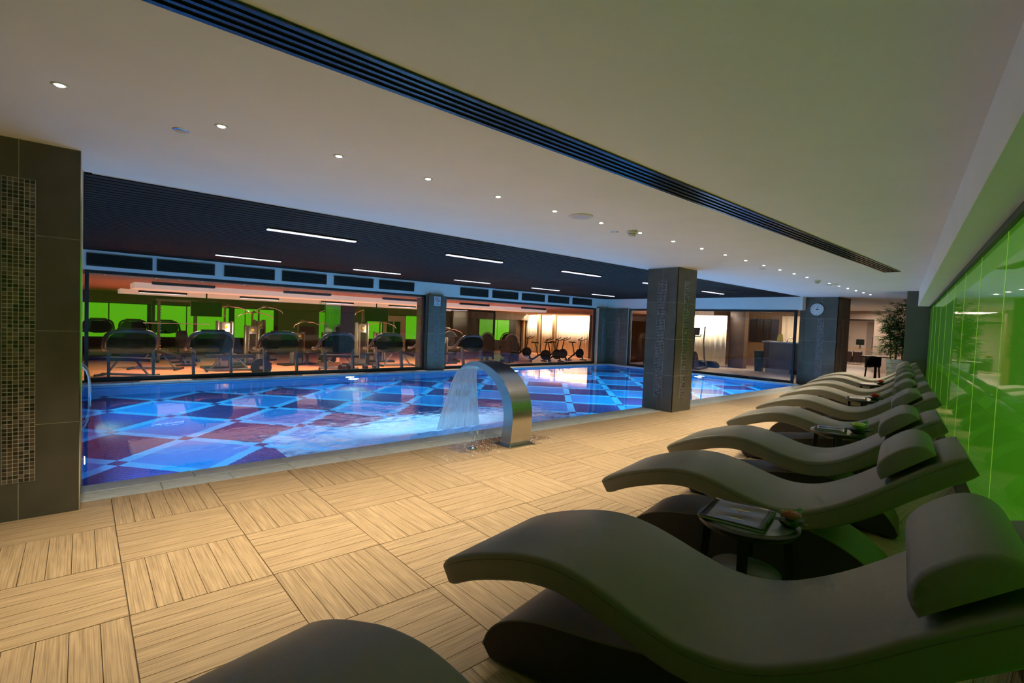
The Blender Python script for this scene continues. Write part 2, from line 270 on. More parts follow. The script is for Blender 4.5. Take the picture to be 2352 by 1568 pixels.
M = dict(
    deck=wood_tile_mat(), grout=mat('grout', (.15, .115, .08), .8), tile_grout=mat('tile_grout', (.45, .42, .34), .8), pale_grout=mat('pale_grout', (.42, .40, .36), .8),
    coping=mat('coping_stone', (.56, .57, .53), .5, var=.1, scale=12, rnd=.08), band=mat('coping_band', (.50, .53, .53), .35, var=.1, scale=8),
    tile=mat('grey_wall_tile', (.105, .093, .074), .42, var=.2, scale=3.5, rnd=.08, bump=.05), plaster=mat('white_plaster', (.86, .86, .84), .85, var=.02, scale=2),
    chip=chip_mat('mosaic_chip', (.03, .022, .018), (.10, .065, .05), (.17, .13, .10)), chip2=chip_mat('mosaic_chip_blue', (.03, .028, .035), (.06, .05, .065), (.12, .10, .12)), chipgrout=mat('chip_grout', (.62, .60, .54), .7),
    chrome=mat('chrome', (.75, .76, .78), .12, 1.0, var=.03), steel=mat('brushed_steel', (.46, .45, .42), .26, 1.0, var=.06, scale=3, stretch=(1, 60, 60), bump=.0),
    slat=mat('wenge_slat', (.014, .008, .007), .75, spec=.15, var=.35, scale=4, stretch=(.3, 12, 12), rnd=.2), black=mat('black_metal', (.012, .012, .014), .4, var=.1), slatback=mat('slat_backing', (.11, .06, .045), .8, var=.1), void=mat('dark_void', (.006, .005, .005), .9),
    grille=mat('grille_paint', (.02, .022, .026), .35, var=.1), grille_blue=mat('grille_anodised', (.035, .05, .075), .25, .6, var=.1),
    lum=mat('tube_diffuser', (.9, .9, .95), .4, var=.01, emit=(.88, .86, 1.0), es=1.7), dl=mat('downlight_lens', (.9, .9, .9), .3, var=.01, emit=(1.0, .95, .9), es=40.), dltrim=mat('downlight_trim', (.6, .6, .58), .4, var=.02),
    white=mat('white_plastic', (.7, .69, .62), .45, var=.03), water=water_mat(), pane=pane_mat('clear_glass'), pane2=pane_mat('dim_glass', (.8, .8, .82)),
    pool_light=mat('pool_lamp_glow', (.9, .95, 1), .3, var=.01, emit=(.6, .78, 1.0), es=30.),
    mos_light=mosaic_mat('mosaic_pale_blue', (.045, .38, .68), (.08, .45, .72), rot=R(45)), mos_mid=mosaic_mat('mosaic_mid_blue', (.004, .165, .47), (.014, .21, .52), rot=R(45)), mos_dark=mosaic_mat('mosaic_navy', (.012, .012, .085), (.06, .11, .30), .05, .12, R(45)), mos_wall=mosaic_mat('mosaic_wall', (.02, .12, .36), (.06, .2, .45)),
    leather=mat('taupe_leather', (.185, .166, .122), .42, var=.06, scale=3, bump=.08, bscale=160), base_dark=mat('black_leather_base', (.022, .018, .018), .5, var=.1), leather_dk=mat('taupe_leather_base', (.16, .135, .115), .45, var=.06, bump=.05, bscale=160), piping=mat('dark_piping', (.11, .095, .07), .5), pillow=mat('taupe_leather_pillow', (.185, .162, .128), .45, var=.05, bump=.08, bscale=160),
    tablewood=mat('black_stained_wood', (.016, .015, .014), .3, var=.3, scale=4, stretch=(1, 10, 1)), tabletop=mat('grey_stone_top', (.12, .125, .12), .25, var=.15, scale=9), cover=mat('glossy_magazine_cover', (.022, .022, .023), .16, var=.3, scale=3, spec=.22), paper=mat('magazine_pages', (.55, .53, .42), .7), red=mat('red_print', (.5, .03, .03), .3),
    petal_pink=mat('pink_petal', (.72, .30, .25), .5, var=.2, scale=20), petal_red=mat('red_petal', (.75, .07, .05), .5, var=.2, scale=20), petal_yel=mat('yellow_petal', (.85, .88, .30), .5, var=.15, scale=20), leafm=mat('leaf_green', (.05, .26, .03), .45, var=.2, scale=12), darkleaf=mat('dark_leaf', (.02, .05, .02), .5, var=.2),
    bamboo_leaf=mat('bamboo_leaf', (.065, .13, .03), .5, var=.35, scale=3), cane=mat('bamboo_cane', (.40, .36, .07), .4, var=.2, scale=8), pot=mat('white_ribbed_pot', (.62, .66, .58), .45, var=.03),
    panel=mat('green_backlit_glass', (.012, .09, .005), .04, var=.05, scale=1.5, emit=(.14, .62, .02), es=.36, spec=.0, coat=.9), seam=mat('lit_glass_seam', (.2, .5, .05), .2, emit=(.50, .95, .08), es=.26), gympanel=mat('green_backlit_gym_panel', (.05, .4, .01), .3, var=.06, scale=1, emit=(.16, .72, .01), es=.5),
    brown=mat('dark_brown_base', (.012, .010, .008), .25, var=.1), greywall=mat('olive_grey_wall', (.10, .10, .085), .7, var=.05), brownwall=mat('brown_panel', (.11, .068, .048), .45, var=.15, scale=3), woodwall=mat('golden_wood_panel', (.30, .18, .08), .5, var=.2, scale=3, stretch=(8, 8, .6)), cabinet=mat('dark_cabinet', (.03, .02, .014), .35, var=.2),
    gymfloor=mat('terracotta_vinyl', (.62, .27, .14), .35, var=.06, scale=2), gymceil=mat('orange_lit_ceiling', (.52, .26, .16), .8, var=.03), cream=mat('cream_panel', (.80, .72, .62), .7, var=.02), glow=mat('cream_beam_added_glow', (.80, .72, .62), .7, var=.02, emit=(1.0, .72, .54), es=.32), curtain=mat('cream_curtain', (.82, .72, .55), .8, var=.08, scale=2, stretch=(6, 6, .3)),  # orange light painted into gym ceiling colour; beam glow added to brighten gym
    gymsteel=mat('machine_grey', (.17, .165, .155), .35, .5, var=.08), gymblack=mat('machine_black', (.010, .010, .012), .4, var=.15), gymblue=mat('machine_slate', (.10, .12, .15), .35, .3, var=.08), pad=mat('black_vinyl_pad', (.006, .006, .007), .5, spec=.25, var=.1), screen=mat('dark_screen', (.008, .012, .010), .12, var=.05), yellow=mat('yellow_badge', (.8, .55, .03), .4), mirror=mat('mirror_panel', (.62, .66, .62), .03, 1., var=.01),
    lobbyfloor=mat('lobby_floor', (.40, .33, .28), .4, var=.08), beige=mat('beige_wall', (.58, .48, .42), .8, var=.03), bin=mat('teal_bin', (.012, .05, .05), .35, var=.1), ink=mat('black_ink', (.01, .01, .01), .5), signred=mat('sign_red', (.45, .05, .08), .5), signwhite=mat('sign_white', (.72, .74, .76), .4, var=.02), sofa=mat('brown_leather_sofa', (.05, .035, .035), .35, var=.1), counter_white=mat('counter_stone', (.6, .62, .64), .3, var=.04), stool=mat('pale_wood', (.5, .28, .14), .5, var=.15),
    curtainwater=None, foam=None)
H = 2.378

# ================================================================== STRUCTURE
# ---- deck floor
fl = struct(MB().box(-3.0, 14.75, -6.2, 0, -.12, -.012).build('floor', M['grout']), 'wood-look square deck tiles beside the pool')
def tile_mesh():
    b = MB(); T = .597; n = 6; p = T/n
    for i in range(n):
        y0 = -T/2+i*p+.0008; y1 = y0+p-.0016
        c = .0008
        b.add([(-T/2, y0, -.012), (T/2, y0, -.012), (T/2, y1, -.012), (-T/2, y1, -.012),
               (-T/2+c, y0+c, 0), (T/2-c, y0+c, 0), (T/2-c, y1-c, 0), (-T/2+c, y1-c, 0)],
              [(4,5,6,7),(0,1,5,4),(1,2,6,5),(2,3,7,6),(3,0,4,7)])
    return b.data('floor_tile', M['deck'])
tm = tile_mesh()
wall_y = lambda x: CAM.y + sg/cg*(x-CAM.x) - .457/cg
nt_ = 0
for i in range(-4, 24):
    for j in range(0, 10):
        x, y = (i+.5)*.6, -(j+.5)*.6
        if y+.3 < wall_y(x+.3): continue
        if x < -1.3 and j > 6 : continue
        put('floor_tile', tm, fl, (x, y, 0), 0 if (i+j) % 2 else math.pi/2); nt_ += 1
# ---- far floors
struct(MB().box(14.75, 32, -4, 7.0, -.12, -.002).build('floor_lobby', M['lobbyfloor']), 'lobby floor beyond the pool')
struct(MB().box(-.6, 22, 7.2, 19.1, GF-.1, GF).build('floor_gym', M['gymfloor']), 'orange gym floor behind the glass')
# ---- coping
cop = struct(MB().box(-.17, 14.5, 0, .4146, -.14, -.012).build('trim_1', M['pale_grout']), 'pale stone coping along the near pool edge')
def coping_mesh():
    b = MB()
    for k in range(4): b.rbox(-.2385, .2385, .004+k*.054, .004+k*.054+.050, -.012, 0, .003)
    return b.data('coping_tile', M['coping'])
cmesh = coping_mesh()
for k in range(31): put('coping_tile', cmesh, cop, (.07+k*.48, 0, 0))
bm_ = MB().rbox(-.3585, .3585, .222, .413, -.012, .002, .006).data('coping_slab', M['band'])
for k in range(20): put('coping_slab', bm_, cop, (.19+k*.72, 0, 0))
cop2 = struct(MB().box(-.17, 14.5, 6.72, 7.2, -.14, -.012).build('trim_2', M['pale_grout']), 'coping along the gym side of the pool')
far_ = MB().rbox(-.3585, .3585, 6.72, 7.0, -.012, .02, .006).data('coping_slab', M['band'])
for k in range(20): put('coping_slab', far_, cop2, (.19+k*.72, 0, 0))
cop3 = struct(MB().box(14.27, 14.6, .42, 6.72, -.14, -.012).build('trim_3', M['pale_grout']), 'coping along the far end of the pool')
end_ = MB().rbox(14.27, 14.46, -.3585, .3585, -.012, .02, .006).data('coping_slab', M['band'])
for k in range(9): put('coping_slab', end_, cop3, (0, .78+k*.72, 0))
# ---- pool basin with its mosaic checker floor
PX0, PX1, PY0, PY1, PD = -.16, 14.27, .4146, 6.72, -1.2
b = MB(); b.box(PX0-.2, PX1+.2, PY0-.2, PY1+.2, PD-.2, PD-.02)
basin = struct(b.build('floor_pool', M['mos_wall']), 'blue mosaic floor of the swimming pool')
def poolwall(name, x0, x1, y0, y1, lab): return struct(MB().box(x0, x1, y0, y1, PD-.02, -.013).build(name, M['mos_wall']), lab)
poolwall('wall_pool_near', PX0-.2, PX1+.2, PY0-.2, PY0, 'near mosaic wall of the pool'); poolwall('wall_pool_far', PX0-.2, PX1+.2, PY1, PY1+.2, 'far mosaic wall of the pool')
poolwall('wall_pool_left', PX0-.2, PX0, PY0, PY1, 'left mosaic wall of the pool'); poolwall('wall_pool_end', PX1, PX1+.2, PY0, PY1, 'end mosaic wall of the pool')
def clip(poly):
    for ax, lim, sgn in ((0, PX0, 1), (0, PX1, -1), (1, PY0, 1), (1, PY1, -1)):
        out = []
        for i, p in enumerate(poly):
            q = poly[i-1]; dp = (p[ax]-lim)*sgn; dq = (q[ax]-lim)*sgn
            if (dp >= 0) != (dq >= 0):
                t = dq/(dq-dp); out.append((q[0]+(p[0]-q[0])*t, q[1]+(p[1]-q[1])*t))
            if dp >= 0: out.append(p)
        poly = out
        if not poly: return []
    return poly
OX, OY, LD = .14, 2.30, .725
def pq(p, q): return (OX+(p+q)*LD, OY+(p-q)*LD)
HB = .068
def piece(name, mt, p0, q0, p1, q1, z):
    o = clip([pq(p0, q0), pq(p1, q0), pq(p1, q1), pq(p0, q1)])
    if len(o) >= 3: MB().prism(o[::-1], 'z', PD-.02, z).build(name, mt, basin)
for p in range(-8, 16):
    for q in range(-8, 16):
        even = (p+q) % 2 == 0
        piece('mosaic_panel' if even else 'mosaic_panel_dark', M['mos_mid'] if even else M['mos_dark'], p+HB, q+HB, p+1-HB, q+1-HB, PD)
        piece('mosaic_band', M['mos_light'], p+HB, q-HB, p+1-HB, q+HB, PD-.002)
        piece('mosaic_band', M['mos_light'], p-HB, q+HB, p+HB, q+1-HB, PD-.002)
        piece('mosaic_corner', M['mos_dark'], p-HB, q-HB, p+HB, q+HB, PD-.001)
# ---- water
wt = MB(); wt.add([(PX0, PY0, -.012), (PX1, PY0, -.012), (PX1, PY1, -.012), (PX0, PY1, -.012)], [(0, 1, 2, 3)])
wo = wt.build('pool_water', M['water']); tag(wo, 'clear rippling water filling the blue mosaic pool', 'water', kind='stuff')
# ---- white ceiling, bulkhead on the right, slat ceiling
struct(MB().box(-3, 15.9, -6.3, .47, H, H+.2).build('ceiling', M['plaster']), 'white plaster ceiling over the deck')
struct(MB().box(14.75, 32, .47, 7, H, H+.2).build('ceiling_lobby', M['plaster']), 'white ceiling over the lobby')
struct(MB().box(15.9, 32, -4, .47, H, H+.2).build('ceiling_passage', M['plaster']), 'white ceiling beyond the clock column')
b = MB(); b.box(-.17, 14.5, .47, 7.2, H+.022, H+.2)
slc = struct(b.build('ceiling_slats', M['slatback']), 'dark wooden slat ceiling above the pool')
sm_ = MB().box(-.15, 14.36, -.050, .050, H-.012, H+.022).data('slat', M['slat'])
for k in range(53): put('slat', sm_, slc, (0, .54+k*.124, 0))
b = MB(); b.box(-.11, 14.40, .47,   .478, H-.005, H+.02); struct(b.build('trim_4', M['plaster']), 'edge of the white ceiling at the slats')
# bulkhead along the green glass
BZ = 2.05
bk = MB(); p = [G(-3, -.2505), G(13.6, -.2505), G(13.6, -.9), G(-3, -.9)]
bk.add([(q.x, q.y, BZ) for q in p]+[(q.x, q.y, H+.02) for q in p], [(3,2,1,0),(4,5,6,7),(0,1,5,4),(1,2,6,5),(2,3,7,6),(3,0,4,7)])
struct(bk.build('ceiling_bulkhead', M['plaster']), 'lowered white bulkhead above the green glass wall')
def gbox(s0, s1, t0, t1, z0, z1, b=None):
    b = b or MB(); p = [G(s0, t0), G(s1, t0), G(s1, t1), G(s0, t1)]
    return b.add([(q.x, q.y, z0) for q in p]+[(q.x, q.y, z1) for q in p], [(3,2,1,0),(4,5,6,7),(0,1,5,4),(1,2,6,5),(2,3,7,6),(3,0,4,7)])
# green backlit glass wall
gw = struct(gbox(-3, 13.6, -.66, -.50, -.1, BZ).build('wall_right', M['black']), 'green backlit glass wall behind the loungers')
for k in range(14):
    s0 = 4.02-6*1.19+k*1.19
    if s0 > 13.5: continue
    s1 = min(s0+1.19, 13.58)
    gbox(s0+.007, s1-.007, -.47, -.457, .27, BZ-.045).build('glass_panel', M['panel'], gw)
    gbox(s0-.006, s0+.006, -.47, -.4558, .27, BZ-.045).build('lit_seam', M['seam'], gw)
    gbox(s0+.004, s1-.004, -.47, -.457, 0, .262).build('base_panel', M['brown'], gw)
gbox(-3, 13.6, -.50, -.43, BZ-.042, BZ).build('top_track', M['black'], gw)
struct(gbox(13.6, 13.75, -.9, -.06, 0, H).build('wall_end_pier', M['greywall']), 'dark grey pier closing the green glass wall')
# ---- tiled columns
CH_rows = 78
def strip_data(ncol, rows, mt, name='mosaic_strip'):
    b = MB(); p = .025
    for c in range(ncol):
        for r in range(rows):
            x0 = (c-ncol/2)*p+.0015; z0 = r*p+.0015
            b.box(x0, x0+p-.003, -.004, 0, z0, z0+p-.003)
    return b.data(name, mt)
STRIP = {}
def column(name, label, x0, x1, y0, y1, zt, faces, rows=78, z0s=.225, chips=None, each=False, ncol=6, z0=0.0, tilezs=None):
    root = struct(MB().box(x0+.0015, x1-.0015, y0+.0015, y1-.0015, z0, zt).build(name, M['tile_grout']), label)
    zs = tilezs or [z0, .6, 1.2, 1.8, zt]
    for f in faces:
        L = (x1-x0) if f in ('-y', '+y') else (y1-y0)
        fr = empty('face', (0, 0, 0)); fr.parent = root
        fr.location = {'-y': ((x0+x1)/2, y0, 0), '-x': (x0, (y0+y1)/2, 0), '+x': (x1, (y0+y1)/2, 0)}[f]
        fr.rotation_euler = (0, 0, {'-y': 0, '-x': -math.pi/2, '+x': math.pi/2}[f])
        for a, c in zip(zs[:-1], zs[1:]):
            for h in (-1, 1):
                xa, xb = (-L/2, -.002) if h < 0 else (.002, L/2)
                MB().box(xa, xb, 0, .0125, a+.002, c-.002).build('wall_tile', M['tile'], fr)
        if rows:
            w_ = ncol*.025/2+.001
            MB().box(-w_, w_, -.0030, .004, z0s-.001, z0s+rows*.025+.001).build('mosaic_backing', M['chipgrout'], fr)
            key = (ncol, rows, chips)
            if not each:
                if key not in STRIP: STRIP[key] = strip_data(ncol, rows, M[chips])
                o = put('mosaic_strip', STRIP[key], fr, (0, 0, z0s)); o['kind'] = 'stuff'
            else:
                ch = MB().box(-.011, .011, -.004, 0, .0015, .0235).data('mosaic_chip', M['chip']); n = 0; rest = MB()
                for r in range(rows):
                    for c in range(ncol):
                        xx = (c-ncol/2+.5)*.025
                        if c >= 2 and n < 300: put('mosaic_chip', ch, fr, (xx, 0, z0s+r*.025)); n += 1
                        else: rest.box(xx-.011, xx+.011, -.004, 0, z0s+r*.025+.0015, z0s+r*.025+.0235)
                o = rest.build('mosaic_strip', M['chip'], fr); o['kind'] = 'stuff'
    return root
lp = column('column_near', 'dark tiled column with mosaic strip at the left edge', -.7525, -.1725, -.1627, .42, H, ['-y'], chips='chip', each=True, rows=76, z0s=.24)
MB().box(-.1745, -.168, -.166, -.158, 0, H).build('corner_trim', M['chrome'], lp)
column('column_middle', 'free-standing tiled column with mosaic strips at the pool edge', 7.15, 7.73, -.168, .405, H, ['-x', '-y'], chips='chip2')
column('column_gym', 'tiled column between the two gym windows', 6.79, 7.37, 6.92, 7.5, 2.02, ['-x', '-y'], rows=58, z0s=.24, chips='chip2', tilezs=[0, .5, 1.0, 1.52, 2.02])
column('column_corner', 'tiled pilaster at the far corner of the pool, gym side', 13.88, 14.46, 6.9, 7.2, 2.02, ['-y'], rows=58, z0s=.24, chips='chip2', tilezs=[0, .5, 1.0, 1.52, 2.02])
column('column_corner', 'tiled pilaster at the far corner of the pool, end side', 14.42, 14.7, 6.05, 6.9, 2.02, ['-x'], rows=58, z0s=.24, chips='chip2', tilezs=[0, .5, 1.0, 1.52, 2.02])
cc = column('column_clock', 'wide tiled column carrying the wall clock', 14.75, 15.75, -.31, .47, H, ['-x', '-y'], rows=62, z0s=.24, chips='chip2')
for a, c in zip([0, .6, 1.2, 1.8], [.6, 1.2, 1.8, 2.02]): MB().box(14.75, 15.2, .472, .60, a+.002, c-.002).build('wall_tile', M['tile'], cc)
struct(MB().box(-3.0, -.7525, -.06, .42, 0, H).build('wall_left_near', M['tile']), 'dark wall left of the near column')
# ---- gym side wall: bulkhead, frame, glass
struct(MB().box(-.3, 14.7, 7.05, 7.2, 2.02, H+.05).build('wall_far', M['plaster']), 'white bulkhead above the gym windows')
struct(MB().box(-.3, 14.7, 7.06, 7.2, -.6, .04).build('wall_far_base', M['black']), 'low black base below the gym windows')
struct(MB().box(-.3, PX0, .42, 7.2, -.014, H+.1).build('wall_left', M['plaster']), 'white end wall at the left of the pool')
def window(name, label, axis, k, a0, a1, z0, z1, seams, pm, fr=.055):
    root = empty(name); root['kind'] = 'structure'; root['label'] = label
    def seg(nm, a, c, za, zb, d0, d1, mt):
        b = MB()
        b.box(a, c, k+d0, k+d1, za, zb) if axis == 'y' else b.box(k+d0, k+d1, a, c, za, zb)
        return b.build(nm, mt, root)
    seg('frame_bottom', a0, a1, z0, z0+fr, -.01, .07, M['black']); seg('frame_top', a0, a1, z1-fr, z1, -.01, .07, M['black'])
    seg('frame_side', a0, a0+fr, z0+fr, z1-fr, -.01, .07, M['black']); seg('frame_side', a1-fr, a1, z0+fr, z1-fr, -.01, .07, M['black'])
    ss = [a0+fr]+seams+[a1-fr]
    for p, q in zip(ss[:-1], ss[1:]): seg('pane', p+.003, q-.003, z0+fr, z1-fr, .03, .034, pm)
    return root
window('window_1', 'long gym window left of the tiled column', 'y', 7.06, -.12, 6.79, .04, 2.02, [1.24, 2.53, 3.84, 5.18], M['pane'])
window('window_2', 'gym window right of the tiled column', 'y', 7.06, 7.37, 13.88, .04, 2.02, [8.58, 9.87, 11.18, 12.55], M['pane'])
window('window_3', 'glass wall at the far end of the pool', 'x', 14.5, .60, 6.05, .03, 2.02, [1.55, 3.1, 4.6], M['pane'])
struct(MB().box(14.5, 14.75, .47, 7.1, 2.02, H+.05).build('wall_end', M['plaster']), 'white bulkhead above the far end glass')
struct(MB().box(14.48, 14.62, .47, 7.0, -.12, .03).build('wall_end_base', M['black']), 'black sill below the far end glass')
# ---- gym shell
struct(MB().box(-.6, 22, 18.9, 19.1, GF, 2.0).build('wall_gym_back', M['brownwall']), 'back wall of the gym')
struct(MB().box(-.75, -.6, 7.2, 19.1, GF, 2.0).build('wall_gym_left', M['greywall']), 'left wall of the gym')
struct(MB().box(-.75, 22, 7.2, 19.1, 1.95, 2.1).build('ceiling_gym', M['gymceil']), 'gym ceiling with orange light painted into its colour')
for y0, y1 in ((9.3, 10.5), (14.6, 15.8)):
    struct(MB().box(.72, 13.6, y0, y1, 1.82, 1.949).build('ceiling_panel', M['glow']), 'cream drop beam of the gym ceiling, %s' % ('near the pool' if y0 < 10 else 'near the back wall'))  # beams carry an added glow, no lamp in them
struct(MB().box(-.6, 21, 18.3, 18.9, 1.56, 1.95).build('ceiling_gym_bulkhead', M['brownwall']), 'brown bulkhead at the back of the gym')
gp = struct(MB().box(-.6, 20.5, 18.86, 18.9, GF+.1, 1.56).build('wall_gym_green', M['black']), 'row of green backlit panels on the gym back wall')
for a, c in [(-.55, .6), (.62, 1.75), (1.9, 3.0), (3.02, 4.5), (4.7, 5.1), (5.12, 6.25), (10.6, 11.4), (12.75, 13.6), (17.6, 18.95), (18.97, 19.9)]:
    MB().box(a, c-.02, 18.83, 18.86, .30, 1.52).build('green_panel', M['gympanel'], gp)
for a, c in [(6.4, 8.2), (8.25, 10.5), (13.7, 15.5), (15.6, 17.5)]:
    MB().box(a, c, 18.80, 18.86, GF+.1, 1.55).build('grey_panel', M['greywall'], gp)
dr = struct(MB().box(11.45, 12.7, 18.78, 18.83, GF, 1.5).build('door_1', M['cream']), 'pale double door in the gym back wall')
for a in (11.62, 12.05): MB().box(a, a+.33, 18.765, 18.78, .2, 1.2).build('door_pane', M['screen'], dr)
struct(MB().box(21.3, 21.45, 7.2, 19.1, GF, 1.95).build('wall_gym_right', M['woodwall']), 'wooden right wall of the gym')
def curtain(name, label, x, y0, y1, z0, z1):
    b = MB(); n = int((y1-y0)/.03)
    for i in range(n+1):
        y = y0+(y1-y0)*i/n; dx = .016*math.sin(i*.9)+.008*math.sin(i*.37)
        b.v += [(x+dx, y, z0), (x+dx, y, z1), (x+dx+.012, y, z1), (x+dx+.012, y, z0)]
    for i in range(n):
        for k in range(4): b.f.append((4*i+k, 4*i+(k+1) % 4, 4*i+4+(k+1) % 4, 4*i+4+k))
    o = b.build(name, M['curtain'], None, smooth=True); tag(o, label, 'curtain', 'cream curtains behind the glass'); return o
curtain('curtain', 'cream curtain on the gym side wall nearest the pool', 21.1, 13.2, 15.9, GF+.03, 1.9)
curtain('curtain', 'cream curtain in the middle of the gym side wall', 21.1, 16.1, 17.2, GF+.03, 1.9)
curtain('curtain', 'narrow cream curtain deepest in the gym', 21.1, 17.4, 18.55, GF+.03, 1.9)
for y in (16.0, 17.3, 18.7): struct(MB().box(20.9, 21.05, y-.09, y+.09, GF, 1.95).build('trim_post', M['woodwall']), 'wooden post between the gym curtains')
struct(MB().box(20.6, 21.3, 7.2, 13.0, GF, 1.95).build('wall_gym_side_pier', M['brownwall']), 'brown pier beside the gym curtains')
# ---- room behind the end glass: curtain, dark panel, bar
curtain('curtain', 'brightly lit cream curtain behind the far end glass', 18.2, 4.28, 6.9, .03, 1.95)
struct(MB().box(18.45, 18.75, 3.72, 4.28, 0, H).build('wall_bar_panel', M['brownwall']), 'dark brown panel beside the bright curtain')
bw = struct(MB().box(21.0, 21.2, 1.25, 5.2, 0, H).build('wall_bar_back', M['woodwall']), 'golden wood wall behind the bar')
for a, c in [(3.5, 3.76), (3.79, 4.05), (4.08, 4.33), (4.37, 4.62)]:
    MB().box(20.95, 21.0, a, c, .98, 1.93).build('cabinet_door', M['cabinet'], bw)
struct(MB().box(18.75, 21.0, 5.1, 7.0, 0, H).build('wall_bar_side', M['brownwall']), 'brown wall deep behind the far end glass')
curtain('curtain', 'beige curtain behind the bar counter next to the clock column', 20.8, 2.5, 3.3, .03, 2.05)
struct(MB().box(14.75, 15.0, 6.95, 7.2, 0, H).build('wall_corner_post', M['brownwall']), 'post behind the corner pilaster')
# ---- lobby and office beyond the clock column
lw = MB().box(23.3, 23.45, -4, .85, 0, H).box(23.3, 23.45, .85, 5, 2.05, H)
struct(lw.build('wall_lobby', M['beige']), 'beige lobby wall with the office doorway')
struct(MB().box(23.28, 23.47, .85, 5, 2.0, 2.05).build('trim_office_door', M['black']), 'black rail above the office doorway')
struct(MB().box(31, 31.2, -1, 6, 0, H).build('wall_office_back', M['beige']), 'back wall of the office')
struct(MB().box(26.6, 31, -.2, 1.5, 0, H).build('wall_office_side', M['greywall']), 'grey wall beside the office door')
struct(MB().box(14.2, 32, -4.2, -4.0, 0, H).build('wall_lobby_side', M['greywall']), 'dark side wall of the lobby')

# ================================================================== OBJECTS
# ---- loungers (local x along the wall, local y towards the pool, foot at +y)
PROF = [(0, .375), (.06, .412), (.16, .459), (.29, .505), (.41, .538), (.53, .552), (.64, .543), (.75, .517), (.86, .484), (.965, .460), (1.06, .458),
        (1.16, .479), (1.25, .522), (1.34, .578), (1.42, .638), (1.50, .703), (1.58, .765), (1.66, .823), (1.74, .872)]
def resample(P, n):
    out = []
    for i in range(n+1):
        t = i/n*(len(P)-1); k = min(int(t), len(P)-2); f = t-k
        p0, p1, p2, p3 = P[max(k-1, 0)], P[k], P[k+1], P[min(k+2, len(P)-1)]
        out.append(tuple(.5*(2*p1[a]+(p2[a]-p0[a])*f+(2*p0[a]-5*p1[a]+4*p2[a]-p3[a])*f*f+(3*p1[a]-p0[a]-3*p2[a]+p3[a])*f**3) for a in (0, 1)))
    return out
PR = resample(PROF, 54)
LW, LT, T0 = .60, .105, 1.52
def frames(P):
    fr = []
    for i, p in enumerate(P):
        a = P[max(0, i-1)]; b = P[min(len(P)-1, i+1)]; d = Vector((b[0]-a[0], b[1]-a[1])).normalized()
        fr.append((p, Vector((-d.y, d.x))))
    return fr
def slab_mesh(P, width, thick, r, name, mt, taper=None):
    b = MB(); ring = []; n = len(P)
    for i, (p, nv) in enumerate(frames(P)):
        th = thick(i/(n-1)) if callable(thick) else thick
        e = min(i, n-1-i); rr = r
        sec = []
        for cx, cy, a0 in ((width-rr, -rr, 90), (width-rr, -th+rr, 0), (rr, -th+rr, -90), (rr, -rr, 180)):
            for k in range(4):
                a = R(a0-30*k); sec.append((cx+rr*math.cos(a), cy+rr*math.sin(a)))
        sh = {0: .80, 1: .93}.get(e, 1.0)
        for x, y in sec:
            yy = -th/2+(y+th/2)*sh; xx = width/2+(x-width/2)*(1-(1-sh)*.06)
            b.v.append((xx, T0-(p[0]+nv[0]*yy), p[1]+nv[1]*yy))
    k = 16
    b.f += [tuple(range(k)), tuple(reversed(range((n-1)*k, n*k)))]
    for i in range(n-1):
        b.f += [(i*k+j, i*k+k+j, i*k+k+(j+1) % k, i*k+(j+1) % k) for j in range(k)]
    return b
